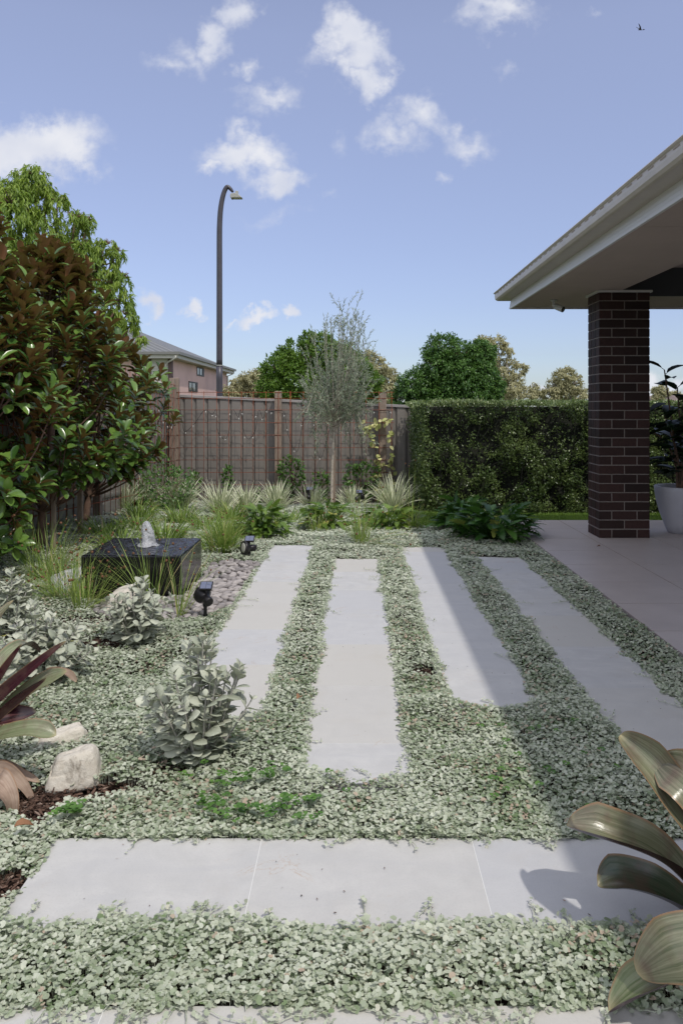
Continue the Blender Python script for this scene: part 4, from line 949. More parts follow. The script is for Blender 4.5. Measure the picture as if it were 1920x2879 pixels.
    n = 260; deb = np.stack([rng.uniform(-.85, 1.35, n), 1.9+5.0*rng.random(n)**1.2], 1)
    P = np.concatenate(Ps); ok = np.ones(len(P), bool)
    for (x0, x1, y0, y1, _) in STRIPS: ok &= ~((P[:, 0] > x0-.02) & (P[:, 0] < x1+.02) & (P[:, 1] > y0-.02) & (P[:, 1] < y1+.02))
    for (x0, x1, y0, y1) in (BAND1, BAND2): ok &= ~((P[:, 0] > x0-.02) & (P[:, 1] > y0-.02) & (P[:, 1] < y1+.02))
    ok &= P[:, 0] < PATIO_X-.02; P = P[ok]; n = len(P); az = rng.uniform(0, 6.3, n)
    inst(mb, leaf_t([0, .5, 1], [.3, .5, .25], .1, .05), np.stack([np.cos(az), np.sin(az), rng.normal(0, .3, n)], 1), rng.normal(0, .4, (n, 3))+[0, 0, 1], rng.uniform(.008, .03, n), rng.uniform(.004, .010, n), np.stack([P[:, 0], P[:, 1], gz(P[:, 0], P[:, 1])-.022+rng.random(n)*.012], 1), rng.random(n))
    dz = np.full(len(deb), .004); az = rng.uniform(0, 6.3, len(deb)); inst(mb, leaf_t([0, .5, 1], [.3, .5, .25], .1, .05), np.stack([np.cos(az), np.sin(az), 0*az], 1), rng.normal(0, .2, (len(deb), 3))+[0, 0, 1], rng.uniform(.002, .009, len(deb)), rng.uniform(.0015, .004, len(deb)), np.stack([deb[:, 0], deb[:, 1], dz], 1), rng.random(len(deb)))
    link_props(mb.build('mulch', M['chip']), 'coarse brown bark mulch showing in the bare patches', kind='stuff')
groundcover()
def lawn():
    mb = MB(); n = 60000; x = rng.uniform(.35, 5.6, n); y = 8.58+rng.random(n)**1.0*2.1; k = (x > .40+.25*(y < 9.2)+.15*(vn(x, y, .3, 54)-.5)) & ~((x < 1.6) & (y < 8.7)); x, y = x[k], y[k]; n = len(x)
    blades(mb, np.stack([x, y, gz(x, y)-.03], 1), rng.uniform(0, 6.3, n), rng.uniform(.03, .06, n), .006, rng.uniform(0, .5, n), rng.uniform(.2, 1, n), 2, 0, t=np.clip(vn(x, y, .2, 66)*.5+rng.random(n)*.5, 0, 1))
    link_props(mb.build('lawn', M['grass']), 'strip of short green lawn between the patio and the hedge', kind='stuff')
lawn()

# ------------------------------------------------------------------ magnolias
def magnolia(label, base, tipz, shape, n, seed, lean=0.):
    """shape: list of (z, radius) of the crown outline"""
    r_ = np.random.default_rng(seed); bx, by = base; bz = float(gz(bx, by))-.03
    T = thing('magnolia', label, 'tree', (bx, by, bz), 'magnolias espaliered along the left fence')
    zs = np.array([s[0] for s in shape]); rs = np.array([s[1] for s in shape])
    ax = lambda z: np.stack([bx+lean*(z-bz)+.03*np.sin(z*3+seed), by+.03*np.cos(z*2.3+seed)+0*z, z], -1)
    mb = MB(); zz = np.linspace(bz, tipz-.1, 14); mb.tube(ax(zz), np.interp(zz, [bz, bz+.15, tipz], [.048, .036, .007]), 10)
    tips = []; dirs = []
    for i in range(n):
        z = zs[0]+(zs[-1]-zs[0])*r_.random()**.9; rad = np.interp(z, zs, rs); a = r_.uniform(0, 2*PI); q = (.35+.66*r_.random()**.6)*(1.22 if r_.random() < .09 else 1)
        p = ax(np.array(z))+np.array([math.cos(a)*rad*q, math.sin(a)*rad*q*.85, 0])
        if p[0] < FX+.12: p[0] = FX+.12+r_.random()*.1
        st = ax(np.array(max(bz+.32, z-rad*q*1.1-.12))); mid = (st+p)/2+np.array([(p-st)[0]*.18, (p-st)[1]*.18, -.05])
        P = SM([st, mid, p], 3); 
        if r_.random() < .25: mb.tube(P, np.linspace(.009, .004, len(P)), 5)
        tips.append(p); d = norm(p-mid); hf = (z-zs[0])/(zs[-1]-zs[0]); dirs.append(norm(d*.7+np.array([.20*(1-hf), -.42*(1-hf)+.05, .30+.95*hf])+r_.normal(0, .2, 3)))
    for k in range(4): p = ax(np.array(tipz-.1-.06*k)); tips.append(p); dirs.append(np.array([r_.normal(0, .3), r_.normal(0, .3), 1.]))
    mb.build('trunk', M['bark'], T)
    tips = np.array(tips); dirs = norm(np.array(dirs)); per = 12; m_ = len(tips)
    X = norm(np.cross(dirs, r_.normal(0, 1, (m_, 3)))); Y = np.cross(dirs, X)
    Ps, Ds, Ns = [], [], []; hfs = np.clip((tips[:, 2]-zs[0])/(zs[-1]-zs[0]), 0, 1)
    for j in range(per):
        a = j*2.4+r_.uniform(-.3, .3, m_); f = j/per          # young leaves near the tip stand up, older ones lie flat
        rad = np.cos(a)[:, None]*X+np.sin(a)[:, None]*Y; th = .42+1.1*f*(1.15-.45*hfs)+r_.normal(0, .2, m_)
        D = dirs*np.cos(th)[:, None]+rad*np.sin(th)[:, None]; D[:, 2] -= .12*f; Ps.append(tips-dirs*(.12*f)[..., None] if np.ndim(f) else tips-dirs*.12*f); Ds.append(D); Ns.append(dirs*np.sin(th)[:, None]-rad*np.cos(th)[:, None]+np.array([0, 0, .35]))
    P = np.concatenate(Ps); D = norm(np.concatenate(Ds)); N = np.concatenate(Ns); k = len(P); t = np.clip(r_.random(k)*.9, 0, 1)
    mb = MB(); inst(mb, PADDLE, D, N, r_.uniform(.10, .155, k), r_.uniform(.050, .072, k), P, t); mb.build('foliage', M['magnolia'], T)
magnolia('magnolia with brown backed leaves at the left edge, tallest of the three', (-2.74, 5.55), 2.86, [(.30, .45), (.62, .60), (1.0, .66), (1.5, .60), (2.0, .48), (2.4, .30), (2.8, .10)], 230, 3)
magnolia('middle magnolia, its straight trunk behind the silver shrubs left of the black basin', (-2.62, 6.55), 2.68, [(.60, .35), (.95, .72), (1.4, .78), (1.8, .62), (2.2, .40), (2.6, .10)], 235, 4, .03)
magnolia('magnolia nearest the far corner with a forked bare lower trunk', (-2.74, 7.95), 2.12, [(.60, .42), (.9, .80), (1.2, .92), (1.5, .74), (1.8, .45), (2.1, .10)], 200, 5, .03)
def stakes():
    for (px, pt, pb, Y, w, lab) in ((258, 1290, 1522, 6.45, .035, 'round brown stake beside the middle magnolia trunk'), (226, 1200, 1492, 7.3, .045, 'square timber stake between the two magnolia trunks'), (110, 1430, 1530, 6.6, .02, 'thin brown stake just left of the middle magnolia trunk')):
        x = (px-CX)*Y/FPX; x = max(x, -2.9) if px != 258 else -2.50
        mb = MB(); zt = EYE-(pt-CY)*Y/FPX; mb.box(x-w/2, x+w/2, Y-w/2, Y+w/2, -.1, zt)
        link_props(mb.build('garden_stake', M['timber'], bevel=.004), lab, 'stake')
stakes()
# ------------------------------------------------------------------ olive tree
def olive():
    r_ = np.random.default_rng(11); Y = 10.9; bx = (932-CX)*Y/FPX; bz = float(gz(bx, Y))-.02
    T = thing('olive_tree', 'young olive tree with fine silvery leaves and a pale slim trunk', 'tree', (bx, Y, bz))
    mb = MB(); f = np.array([(940-CX)*Y/FPX, Y, EYE+(CY-1200)*Y/FPX]); mb.tube(SM([(bx, Y, bz), (bx+.01, Y, (bz+f[2])/2), f], 4), [.024, .022, .021, .020, .020, .019, .019, .018, .018], 9)
    tips = []; P_all = []; D_all = []
    ends = [(905,920),(870,960),(850,1020),(835,1075),(930,900),(955,890),(985,870),(990,860),(1010,900),(1035,910),(1035,960),(1060,990),(1050,1060),(1055,1120),(1040,1160),(840,1140),(825,1170),(850,1215),(865,1250),(890,1120),(900,1060),(880,1010),(925,980),(960,960),(985,960),(1010,1000),(1000,1060),(970,1100),(940,1060),(1020,1110),(1030,1200),(1045,1230),(990,1150),(880,1180),(905,1240),(960,1010),(920,1100),(950,1130),(1000,1180),(985,1225),(860,1100),(975,920),(920,945),(1020,1040)]
    for (px, py) in ends*2:
        px = 950+(px-950)*.78
        e = at(px+r_.normal(0, 9), py+r_.normal(0, 9), Y+r_.normal(0, .28)); st = f+np.array([0, 0, r_.uniform(-.12, .25)]); low = e[2] < f[2]+.25
        mid = st*.5+e*.5+np.array([(e-st)[0]*.15, r_.normal(0, .05), (.35 if low else -.05)])
        P = SM([st, mid, e], 8); L = np.linalg.norm(e-st); mb.tube(P, np.linspace(.007, .0016, len(P)), 4)
        k0 = int(len(P)*.35)
        for i in range(k0, len(P)):
            for _ in range(3):
                P_all.append(P[i]+r_.normal(0, .01, 3)); D_all.append(norm(P[min(i+1, len(P)-1)]-P[i-1])*.75+r_.normal(0, .45, 3)+[0, 0, .15])
            if r_.random() < .5:                       # side shoots
                d = norm(norm(P[min(i+1, len(P)-1)]-P[i-1])+r_.normal(0, .45, 3)+[0, 0, .1]); l = r_.uniform(.10, .30); q = [P[i], P[i]+d*l*.6, P[i]+d*l+[0, 0, .02]]; mb.tube(q, [.0022, .0014, .0009], 3)
                for s in np.linspace(.2, 1, int(l*52)):
                    P_all.append(P[i]+d*l*s); D_all.append(d*.8+r_.normal(0, .42, 3))
    mb.build('trunk', M['olive_bark'], T); P = np.array(P_all); D = norm(np.array(D_all)); k = len(P)
    mb = MB(); inst(mb, NARROW, D, r_.normal(0, .7, (k, 3))+[0, -.3, .6], r_.uniform(.04, .062, k), r_.uniform(.009, .013, k), P, r_.random(k)); mb.build('foliage', M['olive'], T)
    mb = MB(); x = (938-CX)*Y/FPX; mb.box(x-.022, x+.022, Y+.05, Y+.09, -.2, EYE+(CY-1190)*Y/FPX)
    link_props(mb.build('garden_stake', M['timber'], bevel=.004), 'pale timber stake standing right behind the olive trunk', 'stake')
olive()

# ------------------------------------------------------------------ strap leaved plants
def clump(name, label, cat, px, py, z0, n, L, W, spread, mat, group, seed, tilt=(.1, .8), bend=(.3, 1.2), seeds=0, at_xy=None, fold=.3, bias=None, k=6):
    p = on(px, py, z0) if at_xy is None else np.array([*at_xy, 0]); g = float(gz(p[0], p[1])); r_ = np.random.default_rng(seed)
    T = thing(name, label, cat, (p[0], p[1], g), group)
    a = r_.uniform(0, 2*PI, n); rr = spread*np.sqrt(r_.random(n)); B = np.stack([p[0]+rr*np.cos(a), p[1]+rr*np.sin(a), np.full(n, g-.02)], 1)
    az = a+r_.normal(0, .5, n); tl = r_.uniform(*tilt, n)*(.4+.6*rr/spread)
    if bias: 
        w = r_.random(n) < bias[1]; az = np.where(w, bias[0]+r_.normal(0, .5, n), az); tl = np.where(w, r_.uniform(bias[2], bias[3], n), tl)
    mb = MB(); P = blades(mb, B, az, r_.uniform(*L, n), r_.uniform(*W, n), tl, r_.uniform(*bend, n), k, fold, t=np.where(r_.random(n) < .07, 1, r_.random(n)*.9), tw=r_.normal(0, .5, n))
    # keep every leaf above the ground
    V, t_, e_, a_ = mb.V[0]; gg = gz(V[:, 0], V[:, 1])+.004; fl = V[:, 2] < gg; V[:, 2] = np.where(fl & (V[:, 2] > g-.3) & (a_ > .12), gg+rng.random(len(V))*.004, V[:, 2])
    if seeds:
        idx = r_.choice(n, min(n, seeds), replace=False)
        for i in idx:
            q = P[i][-1 if r_.random() < .6 else -2].copy(); q[2] = max(q[2], float(gz(q[0], q[1]))+.008); v, f = sph(q, .0065*r_.uniform(.7, 1.5), 6, 5); v += r_.normal(0, .0012, v.shape); mb.add(v, f, 1, smooth=True)
    mb.build('leaves', [mat, M['seed']], T)
    return T
FG = 'variegated strap leaved plants in a row before the far fence'
for i, (px, py, s, lab) in enumerate(((400, 1425, 1.15, 'leftmost clump, largest, below the left corner post'), (345, 1440, .9, 'low clump half hidden behind the fountain jet'), (505, 1425, 1.1, 'dense clump just right of the corner post'), (618, 1432, 1.1, 'fan shaped clump second right of the corner post'), (692, 1420, .95, 'clump just left of the middle timber post one'), (778, 1425, 1.05, 'clump at the foot of the middle timber post'), (880, 1412, .9, 'small clump just left of the olive trunk'), (990, 1412, .8, 'low clump just right of the olive trunk'), (1105, 1430, 1.15, 'tall white striped clump below the right timber post'))):
    clump('strap_leaf_plant', 'white striped strap leaved plant, '+lab, 'plant', px, py, -.12, 110, (.28*s, .50*s), (.016, .026), .07*s, M['flax'], FG, 100+i, (.05, 1.0), (.1, .9), k=5)
RG = 'knobby rush clumps with thin stems'
R_ = [
 (425, 1705, 0, 62, (.36, .66), .06, 'sparse rush fanning its long stems across the front of the black basin', (2.7, .45, .6, 1.05), 34),
 (190, 1690, 0, 150, (.26, .50), .10, 'sprawling rush with brown seed heads left of the black basin', (2.8, .5, .7, 1.2), 40),
 (130, 1640, 0, 230, (.28, .55), .13, 'wide rush clump at the left edge in front of the magnolia trunks', (0.2, .3, .6, 1.1), 50),
 (235, 1710, 0, 150, (.20, .40), .09, 'low fallen rush clump behind the left silver shrub', (0., .4, .9, 1.3), 18),
 (500, 1735, 0, 34, (.34, .60), .035, 'sparse upright rush between the black basin and the front spotlight', (.4, .5, .3, .8), 12),
 (632, 1545, -.0, 190, (.26, .42), .055, 'upright bright green rush just left of the rear spotlight', None, 10),
 (1015, 1535, -.02, 170, (.22, .62), .06, 'rush clump spreading stems over the far end of the middle paving', (-.2, .22, 1.1, 1.45), 34),
 (888, 1500, -.04, 80, (.18, .34), .05, 'small rush clump left of the middle rush, in front of a philodendron', None, 6),
 (1160, 1490, -.05, 90, (.22, .46), .07, 'thin rush with tall seed heads at the left end of the lawn', (.1, .15, .8, 1.3), 14),
 (400, 1560, 0, 0, (.2, .3), .1, '', None, 0)]
for i, (px, py, z0, n, L, sp, lab, bias, sd) in enumerate(R_):
    if n: clump('rush', lab, 'grass clump', px, py, z0, n, L, (.0028, .0048), sp, M['rush'], RG, 140+i, (.05, .75), (.1, .9), sd, fold=0, bias=bias, k=7)
for i, (x, y, n, L, lab) in enumerate(((-2.05, 6.75, 150, (.18, .34), 'behind the basin on the left, near the magnolia trunk'), (-1.62, 6.55, 150, (.16, .32), 'directly behind the fountain jet'), (-1.20, 6.85, 150, (.20, .36), 'behind the right corner of the basin'), (-2.2, 7.9, 150, (.2, .36), 'left of the fountain jet, farther back'), (-1.55, 8.2, 150, (.2, .38), 'farther back above the fountain jet'), (-1.0, 7.9, 130, (.2, .36), 'between the basin and the dense philodendron'), (-.80, 8.9, 120, (.2, .34), 'left of the olive tree mound'), (-2.55, 9.2, 140, (.22, .4), 'at the left fence below the shrub'), (-2.0, 8.9, 150, (.24, .44), 'under the leafy corner shrub, on its right'), (-1.55, 9.6, 150, (.24, .44), 'below the corner post of the mesh'), (-1.25, 7.5, 150, (.2, .4), 'between the rear right basin corner and the far flax row'), (-2.35, 7.3, 130, (.2, .36), 'just right of the square stake between the magnolias'), (-1.8, 7.35, 140, (.2, .38), 'between the fountain jet and the leafy shrub'))):
    clump('grassy_plant', 'soft green arching grassy plant, '+lab, 'plant', 0, 0, 0, n, (L[0]*.8, L[1]*.8), (.006, .013), .15, M['strap'], 'green grassy clumps behind the water feature', 170+i, (.1, 1.1), (.3, 1.4), 5, at_xy=(x, y), k=6)
clump('tall_rush', 'three tall thin stems with rusty seed heads near the shaded end of the far fence', 'plant', 0, 0, 0, 5, (.62, .80), (.007, .009), .05, M['rush'], None, 190, (.02, .12), (0, .15), 5, at_xy=(.66, 9.5), fold=.4)

# ------------------------------------------------------------------ philodendrons
def philo(label, base, W, H, n, seed, mat, size=.14):
    r_ = np.random.default_rng(seed); bx, by = base; g = float(gz(bx, by)); T = thing('philodendron', label, 'plant', (bx, by, g), 'philodendrons with lobed leaves')
    a = r_.uniform(0, 2*PI, n); el = r_.random(n)**.8; rr = W*(.35+.65*np.sqrt(r_.random(n)))*np.sqrt(1-(el*.92)**2); z = g+.04+H*el*r_.uniform(.75, 1.05, n)
    tip = np.stack([bx+rr*np.cos(a), by+rr*np.sin(a), z], 1); mb = MB()
    for q in tip: b = np.array([bx+(q[0]-bx)*.12, by+(q[1]-by)*.12, g-.02]); mb.tube([b, b*.5+q*.5+[0, 0, .03], q], [.005, .004, .003], 4, t=.3)
    D = np.stack([np.cos(a), np.sin(a), r_.uniform(-.5, .45, n)+el*.5], 1)+r_.normal(0, .25, (n, 3)); N = np.stack([np.cos(a)*.5, np.sin(a)*.5, np.full(n, 1.)], 1)+r_.normal(0, .2, (n, 3))
    t = np.where(r_.random(n) < .05, 1, r_.random(n)*.9)
    inst(mb, LOBED, norm(D), N, size*r_.uniform(.7, 1.2, n), size*.62*r_.uniform(.8, 1.1, n), tip, t); mb.build('leaves', mat, T)
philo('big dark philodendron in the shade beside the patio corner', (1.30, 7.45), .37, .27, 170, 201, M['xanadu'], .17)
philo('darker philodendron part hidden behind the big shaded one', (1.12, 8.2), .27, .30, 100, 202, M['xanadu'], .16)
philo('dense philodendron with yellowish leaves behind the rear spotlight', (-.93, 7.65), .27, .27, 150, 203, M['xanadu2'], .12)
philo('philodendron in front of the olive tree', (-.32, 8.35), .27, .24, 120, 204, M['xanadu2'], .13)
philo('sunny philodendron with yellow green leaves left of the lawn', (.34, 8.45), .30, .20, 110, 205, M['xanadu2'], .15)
# ------------------------------------------------------------------ shrubs and climbers at the far fence
def shrub(name, label, cat, c, r, n, leaf, mat, seed, group=None, stems=8):
    r_ = np.random.default_rng(seed); c = np.array(c, float); r = np.array(r, float); g = c[2]-r[2]
    T = thing(name, label, cat, (c[0], c[1], g), group); mb = MB()
    for _ in range(stems): d = randdir(1, r_)[0]; d[2] = abs(d[2]); e = c+d*r*.85; mb.tube([(c[0]+r_.normal(0, .03), c[1], g), (c+e)/2-[0, 0, r[2]*.3], e], [.008, .006, .003], 4)
    mb.build('stems', M['bark'], T); d = randdir(n, r_); q = .55+.5*r_.random(n)**.6; lump = .75+.5*vn(d[:, 0]*2+seed, d[:, 2]*2+d[:, 1], .5, 71)
    P = c+d*r*(q*lump)[:, None]; mb = MB(); D = d*.6+r_.normal(0, .6, (n, 3))+[0, 0, .2]; N = d*.4+r_.normal(0, .4, (n, 3))+[0, -.2, .8]
    inst(mb, LEAF, norm(D), N, leaf[0]*r_.uniform(.7, 1.2, n), leaf[1]*r_.uniform(.8, 1.2, n), P, r_.random(n)*.95); mb.build('leaves', mat, T)
shrub('leafy_shrub', 'dense small leaved green shrub low in the left fence corner', 'shrub', (-2.62, 10.6, .08), (.36, .4, .42), 1500, (.045, .025), M['ivy'], 301)
CG = 'young climbers starting up the wire mesh'
for i, (px, py, rx, rz, n, lab) in enumerate(((820, 1335, .22, .32, 420, 'leafy climber right of the middle timber post'), (1015, 1350, .30, .30, 520, 'fullest climber between the olive and the right timber post'), (640, 1345, .07, .22, 160, 'narrow upright climber sprig in front of the fence panel left of the middle post'), (545, 1355, .10, .18, 130, 'thin pale climber shoot near the corner post'), (905, 1365, .14, .24, 220, 'climber behind the olive trunk'), (760, 1395, .30, .12, 260, 'low climber leaves at the foot of the middle timber post'))):
    p = at(px, py, 12.5); shrub('climber', lab, 'climbing plant', p, (rx, .07, rz), n, (.055, .036), M['ivy'], 310+i, CG, 5)
def vine():
    T = thing('variegated_vine', 'cream and green leaved vine twining up the right timber post', 'climbing plant', at(1080, 1400, 12.5)); r_ = np.random.default_rng(330); mb = MB(); ml = MB()
    for path in ([(1075, 1400), (1062, 1372), (1052, 1330), (1058, 1290), (1054, 1255), (1040, 1225), (1018, 1192)], [(1054, 1250), (1035, 1222), (1045, 1200), (1060, 1190), (1080, 1185), (1092, 1178), (1100, 1177)], [(1108, 1400), (1100, 1370), (1104, 1340), (1098, 1310), (1102, 1280), (1099, 1240), (1100, 1205), (1090, 1185)], [(1075, 1395), (1070, 1345), (1072, 1315), (1066, 1280)]):
        P = SM([at(a, b, 12.52) for a, b in path], 5); mb.tube(P, .006, 5)
        q = P[r_.integers(0, len(P), int(len(P)*.95))]; n = len(q); ml_d = r_.normal(0, .8, (n, 3))+[0, -.5, -.3]
        inst(ml, LEAF, norm(ml_d), r_.normal(0, .35, (n, 3))+[0, -.7, .6], r_.uniform(.07, .11, n), r_.uniform(.055, .075, n), q+r_.normal(0, .018, (n, 3)), r_.random(n))
    mb.build('stem', M['bark'], T); ml.build('leaves', M['vine'], T)
vine()

# ------------------------------------------------------------------ silver shrubs
def silver(label, base, H, Wd, nst, seed, size=.05):
    nst = int(nst*.85)
    r_ = np.random.default_rng(seed); bx, by = base; g = float(gz(bx, by))-.02; T = thing('silver_shrub', label, 'shrub', (bx, by, g), 'silver shrubs with felted oval leaves')
    mb = MB(); Ps, Ds, Ns, Ss, Ts = [], [], [], [], []
    for s in range(nst):
        a = r_.uniform(0, 2*PI); tl = r_.random()**.7*1.0; h = H*(1.02-.42*tl)*r_.uniform(.72, 1.0); out = Wd*tl
        P = SM([(bx+.02*math.cos(a), by+.02*math.sin(a), g), (bx+out*.55*math.cos(a), by+out*.55*math.sin(a), g+h*.45), (bx+out*math.cos(a), by+out*math.sin(a), g+h)], 6)
        mb.tube(P, np.linspace(.0048, .0026, len(P)), 5); L = np.linalg.norm(np.diff(P, axis=0), axis=1).sum(); npair = max(3, int(L/.044)); ph = r_.uniform(0, PI)
        for i in range(npair):
            f = .22+.78*i/(npair-1); j = f*(len(P)-1); j0 = int(min(j, len(P)-2)); p = P[j0]+(P[j0+1]-P[j0])*(j-j0); ax_ = norm(P[j0+1]-P[j0])
            x_ = norm(np.cross(ax_, [.3, .1, 1.])); y_ = np.cross(ax_, x_)
            for sgn in (0, PI):
                b = ph+i*PI/2+sgn+r_.normal(0, .25); rad = math.cos(b)*x_+math.sin(b)*y_; up = .75+.6*(f > .85)+r_.normal(0, .28)
                Ps.append(p); d = norm(rad+ax_*up); Ds.append(d); Ns.append(norm(ax_*1.0-rad*up+np.array([0, 0, .3]))+r_.normal(0, .15, 3)); Ss.append(size*(1.05-.42*(f > .93)-.1*f)*r_.uniform(.75, 1.2)); Ts.append(.97 if r_.random() < .003 else r_.random()*.88)
    mb.build('stems', M['silver_stem'], T); n = len(Ps); Ss = np.array(Ss)
    mb = MB(); inst(mb, SPOON, np.array(Ds), np.array(Ns), Ss*1.32, Ss*.98, np.array(Ps), np.array(Ts)); mb.build('leaves', M['silver'], T, solid=.0012)
p = on(555, 2155); silver('nearest silver shrub with upright shoots in front of the paving strip', (p[0], p[1]+.05), .47, .20, 33, 401, .046)
p = on(385, 1815); silver('silver shrub right in front of the black basin', (p[0], p[1]+.05), .37, .20, 40, 402, .048)
p = on(100, 1925); silver('silver shrub behind the purple bromeliad on the left', (p[0], p[1]+.05), .36, .24, 44, 403, .046)
silver('silver shrub cut by the left edge of the photo, highest up', (-1.88, 4.25), .40, .15, 22, 404, .05)

# ------------------------------------------------------------------ rocks
def rock(name, label, c, r, seed, flat=.5, rot=0., mat='rock'):
    V, F = sph((0, 0, 0), (1, 1, 1), 40, 26); V = np.array(V); p = 7.; nr = (np.abs(V)**p).sum(1)**(1/p); V = V/nr[:, None]
    s = 1+.20*(vn(V[:, 0]+seed, V[:, 1]+V[:, 2]*.7, .8, 81)-.5)+.09*(vn(V[:, 0]*1.1+V[:, 2], V[:, 1]-V[:, 2]+seed, .27, 82)-.5)+.04*(vn(V[:, 0]*1.1+V[:, 2], V[:, 1]-V[:, 2]+seed, .09, 83)-.5)
    V = V*s[:, None]*np.array(r); V[:, :2] *= (1-.22*np.clip(V[:, 2:3]/r[2], -.6, 1)); V[:, 2] += .22*V[:, 0]*(V[:, 2] > 0); ca, sa = math.cos(rot), math.sin(rot); V = V@np.array([[ca, sa, 0], [-sa, ca, 0], [0, 0, 1]])
    mb = MB(); mb.add(V+np.array(c), F, smooth=True); o = mb.build(name, M[mat], sub=1); return link_props(o, label, 'rock')
p = on(195, 2205); rock('rock', 'pale flat topped sandstone rock on the bare mulch, nearest rock', (p[0]-.004, p[1]+.055, .028), (.078, .058, .058), 3, rot=.25)
p = on(150, 2110); rock('rock', 'low pale rock behind the nearest one, half under groundcover', (p[0], p[1]+.06, .012), (.095, .05, .036), 8, rot=.35)
rock('rock', 'cream sandstone rock between the black basin and its silver shrub', (-1.43, 4.80, .04), (.10, .085, .095), 14, rot=.1)
M['pale_rock'] = plain('pale_rock', (.50, .50, .52), .85, var=.12, nscale=6, bump=.3)
rock('rock', 'smooth pale grey boulder at the left side of the black basin', (-1.98, 5.40, .015), (.15, .20, .085), 21, rot=.5, mat='pale_rock')

# ------------------------------------------------------------------ garden spotlights
def spotlight(label, base, aim, ztop, scale=1., tilt=.35):
    bx, by = base; g = float(gz(bx, by)); T = thing('garden_spotlight', label, 'garden light', (bx, by, g), 'solar garden spotlights'); s = scale
    d = norm(np.array([math.cos(aim), math.sin(aim), tilt])); x = norm(np.cross(d, [0, 0, 1])); z = np.cross(x, d); Mx = np.stack([x, z, d], 1)
    hc = np.array([bx, by, ztop-.085*s])
    mb = MB(); mb.tube([(bx, by, g-.03), (bx, by, hc[2]-.03*s)], [.010*s, .011*s], 10); mb.bar((bx-.014*s, by, g), (bx+.014*s, by, g), .004, .05*s); mb.box(bx-.013*s, bx+.013*s, by-.013*s, by+.013*s, hc[2]-.05*s, hc[2]-.02*s); mb.build('spike', M['black'], T, bevel=.002)
    mb = MB(); mb.lathe([(.024*s, -.055*s), (.027*s, -.050*s), (.027*s, -.01*s), (.025*s, -.008*s), (.030*s, 0), (.048*s, .025*s), (.053*s, .03*s), (.053*s, .052*s), (.050*s, .054*s), (.042*s, .050*s)], hc, 28, M=Mx); h = mb.build('lamp_head', M['black'], T)
    mb = MB(); mb.lathe([(.041*s, .0505*s), (.030*s, .0555*s), (.012*s, .058*s)], hc, 24, M=Mx); mb.build('lens', M['lens'], h)
    # solar panel on a short neck, tipped to the sun
    pc = hc+np.array([.005, 0, .07*s]); u = norm(np.array([1, 0, .0])); v = norm(np.array([0, .86, .5])); w_ = np.cross(u, v)
    mb = MB(); mb.tube([hc+[0, 0, .02*s], pc-w_*.006], .009*s, 8)
    def slab(mb, c, a, b, h, mi=0):
        V = [c+u*sx*a+v*sy*b+w_*sz*h for sz in (-1, 1) for sy in (-1, 1) for sx in (-1, 1)]; mb.add(V, [(0, 2, 3, 1), (4, 5, 7, 6), (0, 1, 5, 4), (2, 6, 7, 3), (0, 4, 6, 2), (1, 3, 7, 5)], mi)
    slab(mb, pc, .038*s, .034*s, .006*s); q = mb.build('panel_frame', M['black'], T, bevel=.0015)
    mb = MB(); 
    for sx in (-1, 1): slab(mb, pc+w_*.0065*s+u*sx*.0165*s, .0155*s, .028*s, .0008*s)
    mb.build('solar_cell', M['panel'], q)
spotlight('black solar spotlight seen from behind at the near end of the pebbles', (-.895, 4.62), 2.25, .205, 1.0)
spotlight('black solar spotlight with its round lens facing left at the far end of the pebbles', (-.89, 6.46), 3.75, .175, 1.05, .12)
spotlight('small dark spotlight left of the olive trunk before the fence', (-.68, 11.2), 1.4, .10, 1.2, 1.1)
spotlight('small dark spotlight right of the olive trunk on the mound', (.03, 10.7), .6, .11, 1.1, .5)

# ------------------------------------------------------------------ security camera under the eave
def seccam():
    Y = 8.05; p = at(1560, 838, Y); x, z = p[0], ZS; T = thing('security_camera', 'small white bullet security camera under the eave', 'camera', (x, Y, z))
    mb = MB(); mb.lathe([(.034, -.014), (.036, -.010), (.036, -.001)], (x-.012, Y, z), 24); mb.tube([(x-.012, Y, z-.012), (x-.012, Y, z-.055)], .013, 14); v, f = sph((x-.012, Y, z-.058), .018, 14, 9); mb.add(v, f, smooth=True); mb.build('bracket', M['white'], T)
    d = norm(np.array([.62, -.62, -.38])); xx = norm(np.cross(d, [0, 0, 1])); zz = np.cross(xx, d); Mx = np.stack([xx, zz, d], 1); c = np.array([x+.035, Y-.012, z-.083])
    mb = MB(); mb.lathe([(.022, -.050), (.030, -.045), (.032, -.01), (.033, .045), (.033, .058), (.030, .058)], c, 24, M=Mx); mb.build('body', M['white'], T)
    mb = MB(); mb.lathe([(.0295, .054), (.0295, .059), (.012, .060), (.010, .058)], c, 24, M=Mx); mb.build('lens', M['black'], T)
seccam()

